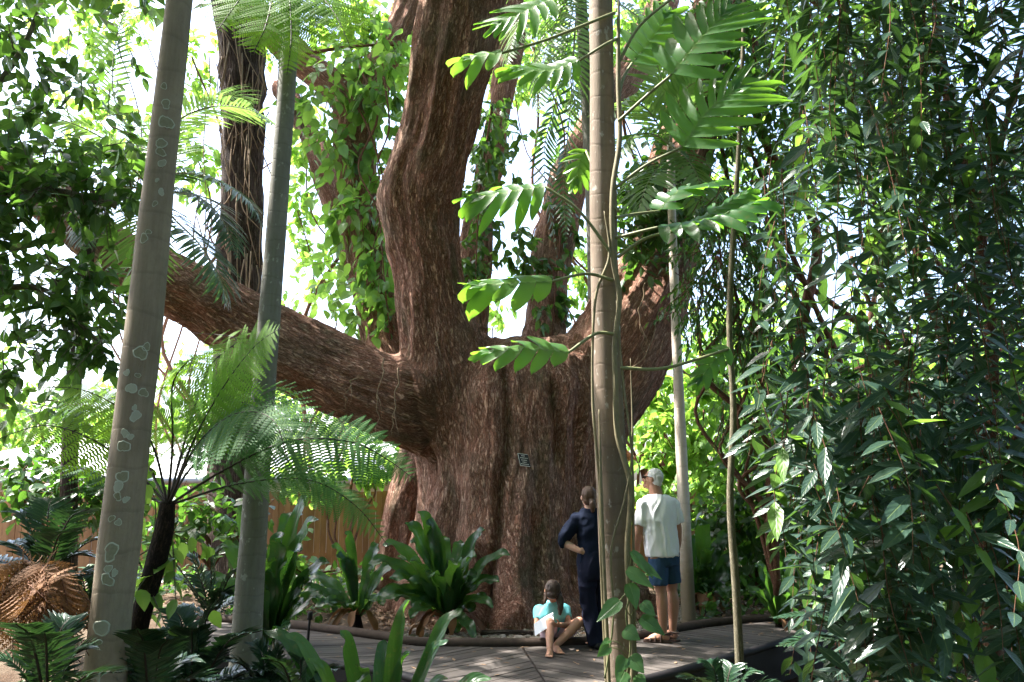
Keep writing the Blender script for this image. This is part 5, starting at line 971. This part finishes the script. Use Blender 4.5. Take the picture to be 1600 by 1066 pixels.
trunked('small leaved tree with fine drooping sprigs above the sapling', (1215, 930, 9.0), [(1120, 400, 8.6, 55, 60, 90), (1180, 450, 8.6, 50, 80, 100), (1090, 470, 8.6, 40, 45, 44), (1150, 540, 8.6, 45, 60, 60), (1200, 340, 8.8, 60, 70, 100), (1120, 330, 8.8, 50, 40, 60), (1210, 560, 8.8, 40, 70, 50), (1150, 640, 8.9, 30, 50, 24)], 'shade_leaf', .1, .014, 'small_leaved_tree', LANCE, 'tree', .05, per=8, spread=.35, droop=.8, part='crown')
trunked('tall leafy tree filling the upper right behind the weeping tree', (1330, 960, 12), [(1180, 60, 11, 90, 90, 150), (1280, 130, 11.5, 90, 100, 130), (1230, 230, 11, 80, 80, 130), (1100, 60, 11.5, 70, 70, 90), (1380, 60, 12, 80, 80, 70), (1360, 250, 12, 70, 70, 60), (1470, 260, 12.5, 90, 90, 60), (1570, 330, 12.5, 70, 90, 50), (1140, 160, 11, 60, 60, 80)], 'shade_leaf', .16, .032, 'tall_leafy_tree', LANCE, 'tree', .12, per=7, part='crown', spread=.4)
trunked('dark bushy tree low behind the weeping curtain of leaves', (1430, 980, 10.5), [(1330, 680, 10.5, 90, 90, 120), (1450, 720, 10.5, 100, 110, 140), (1570, 690, 10.5, 90, 110, 110), (1400, 860, 10, 120, 90, 150), (1560, 880, 10, 100, 90, 130), (1290, 820, 10, 60, 80, 70)], 'shade_leaf', .18, .05, 'bushy_tree', OVATE, 'tree', .1, per=6, part='crown')
trunked('pale distant tree seen beneath the left limb', (500, 900, 24), [(500, 650, 24, 60, 60, 90), (440, 600, 25, 50, 60, 60), (560, 690, 23, 50, 40, 60), (380, 560, 25, 60, 70, 70)], 'bush_leaf', .3, .08, 'distant_tree', CHEAP, 'tree', .06, part='crown')
trunked('pale distant tree standing behind the low white roof', (120, 900, 26), [(60, 660, 26, 70, 50, 70), (160, 650, 26, 60, 60, 60), (260, 600, 27, 60, 70, 60), (10, 600, 27, 60, 70, 50)], 'bush_leaf', .3, .08, 'distant_tree', CHEAP, 'tree', .06, part='crown')
trunked('bright leafy tree crown behind the top of the back limb', (520, 930, 17), [(590, 30, 17, 60, 50, 90), (530, 60, 17, 50, 60, 60), (620, 90, 17, 30, 40, 40), (480, 220, 17, 30, 60, 40), (465, 330, 17, 25, 60, 24), (500, 420, 17, 40, 50, 30)], 'bush_leaf', .22, .08, 'background_tree', OVATE, 'tree', .06, part='crown')
trunked('hazy green tree seen through the fork of the giant tree', (860, 900, 20), [(830, 30, 20, 60, 60, 80), (800, 110, 20, 40, 50, 50), (890, 120, 20, 50, 60, 60), (900, 420, 20, 30, 60, 40), (780, 470, 20, 30, 30, 14), (1000, 60, 18, 60, 80, 90)], 'bush_leaf', .26, .07, 'background_tree', OVATE, 'tree', .062, part='crown')
trunked('hazy pale tree crown between the lichen dotted palm and shaggy trunk', (300, 930, 19), [(300, 90, 19, 40, 60, 44), (270, 210, 19, 50, 50, 44), (320, 270, 19, 40, 50, 36), (180, 60, 19, 60, 50, 34), (110, 30, 19, 60, 40, 30), (150, 180, 19.5, 60, 50, 40), (210, 20, 19.5, 40, 40, 20), (430, 60, 19, 30, 60, 20), (450, 470, 19, 30, 40, 16)], 'bush_leaf', .24, .07, 'background_tree', OVATE, 'tree', .06, part='crown')
trunked('leafy tree crown closing the top centre behind the split leaves', (1010, 930, 15.5), [(1010, 40, 15, 60, 60, 60), (900, 30, 15, 60, 50, 44), (830, 70, 15, 40, 70, 34), (960, 150, 15, 50, 60, 40), (1060, 200, 15, 50, 60, 50), (880, 200, 15.5, 30, 50, 16), (1000, 300, 15, 40, 50, 26), (1110, 330, 14.5, 60, 60, 50)], 'ivy_leaf', .2, .045, 'background_tree', LANCE, 'tree', .06, part='crown', per=6)
mb = MB()
for i in range(90):
    px = rng.uniform(1000, 1750); Y = rng.uniform(17, 24); py = rng.uniform(500, 880); sprays(mb, None, W(px, py, Y), (1.0, 1.0, 1.0), 26, 6, .3, .1, CHEAP, .3, .5)
for i in range(18):
    px = rng.uniform(1050, 1750); Y = rng.uniform(19, 24); py = rng.uniform(-40, 420); sprays(mb, None, W(px, py, Y), (1.1, 1.1, 1.1), 22, 6, .3, .1, CHEAP, .3, .5)
for i in range(26):
    px = rng.uniform(-250, 640); Y = rng.uniform(28, 36); py = rng.uniform(640, 770); sprays(mb, None, W(px, py, Y), (1.5, 1.5, 1.2), 26, 6, .4, .13, CHEAP, .3, .6)
tag(mb.build('far_foliage', M['bush_leaf']), 'mass of bright far off foliage closing the garden', 'far foliage', kind='stuff')
mb = MB(); rr = np.random.default_rng(9)  # unseen foliage added behind and beside the camera to cut sky fill
for i in range(330):
    u_ = rr.random()
    if u_ < .6: p = (rr.uniform(-13, 13), rr.uniform(-9, -4.5), rr.uniform(.2, 9))
    elif u_ < .8: p = (rr.uniform(-13, -8.5), rr.uniform(-6, 4), rr.uniform(.2, 9))
    else: p = (rr.uniform(7.5, 12), rr.uniform(-6, 7), rr.uniform(.2, 9))
    sprays(mb, None, p, (1.2, 1.2, 1.2), 26, 6, .3, .1, CHEAP, .3, .6)
tag(mb.build('screen_foliage', M['shade_leaf']), 'dense dark unseen foliage added around the viewer to block sky light', 'added screening foliage', kind='stuff')
# undergrowth patches
mb = MB()
for i in range(420):
    x, y = rng.uniform(-7, 6), rng.uniform(2.6, 14)
    if (front_y(x) - .35 < y < back_y(x) + .25) or (y > 8.5 and (-2.2 < x < 2.2 or rng.random() < .35)) or (abs(x) < .8 and y < 4.2): continue
    sprays(mb, None, (x, y, ground_z(np.array([x]), np.array([y]))[0] + .14), (.3, .3, .14), 10, 5, .12, .035, OVATE, -.1, .2)
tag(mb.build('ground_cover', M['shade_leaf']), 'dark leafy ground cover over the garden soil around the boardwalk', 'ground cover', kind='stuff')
b = MB(); tube(b, [W(484, 965, 7.7), W(478, 1035, 7.7)], .013, 10, 6); t = thing('garden_spike_light', 'short black garden spike standing by the boardwalk edge', 'garden light', W(478, 1035, 7.7)); b.build('post', M['fascia'], t)
b = MB(); tube(b, [W(485, 956, 7.7), W(484, 968, 7.7)], [.022, .026], 12, 4); b.build('head', M['fascia'], t)
for lab, rows, r in (('fallen log lying in the litter left of the girl', [(752, 962, 9.3), (800, 972, 9.2), (832, 985, 9.1)], .04), ('dead branch lying in the litter by the grey palm', [(285, 915, 7.0), (310, 905, 7.1), (340, 890, 7.2)], .04)):
    b = MB(); P = np.array([W(*p) for p in rows]); P[:, 2] = ground_z(P[:, 0], P[:, 1]) + r * .7; tube(b, P, [r, r * .9, r * .7], 10, 16, True, .2, 3); tag(b.build('fallen_branch', M['fibre_bark']), lab, 'branch')
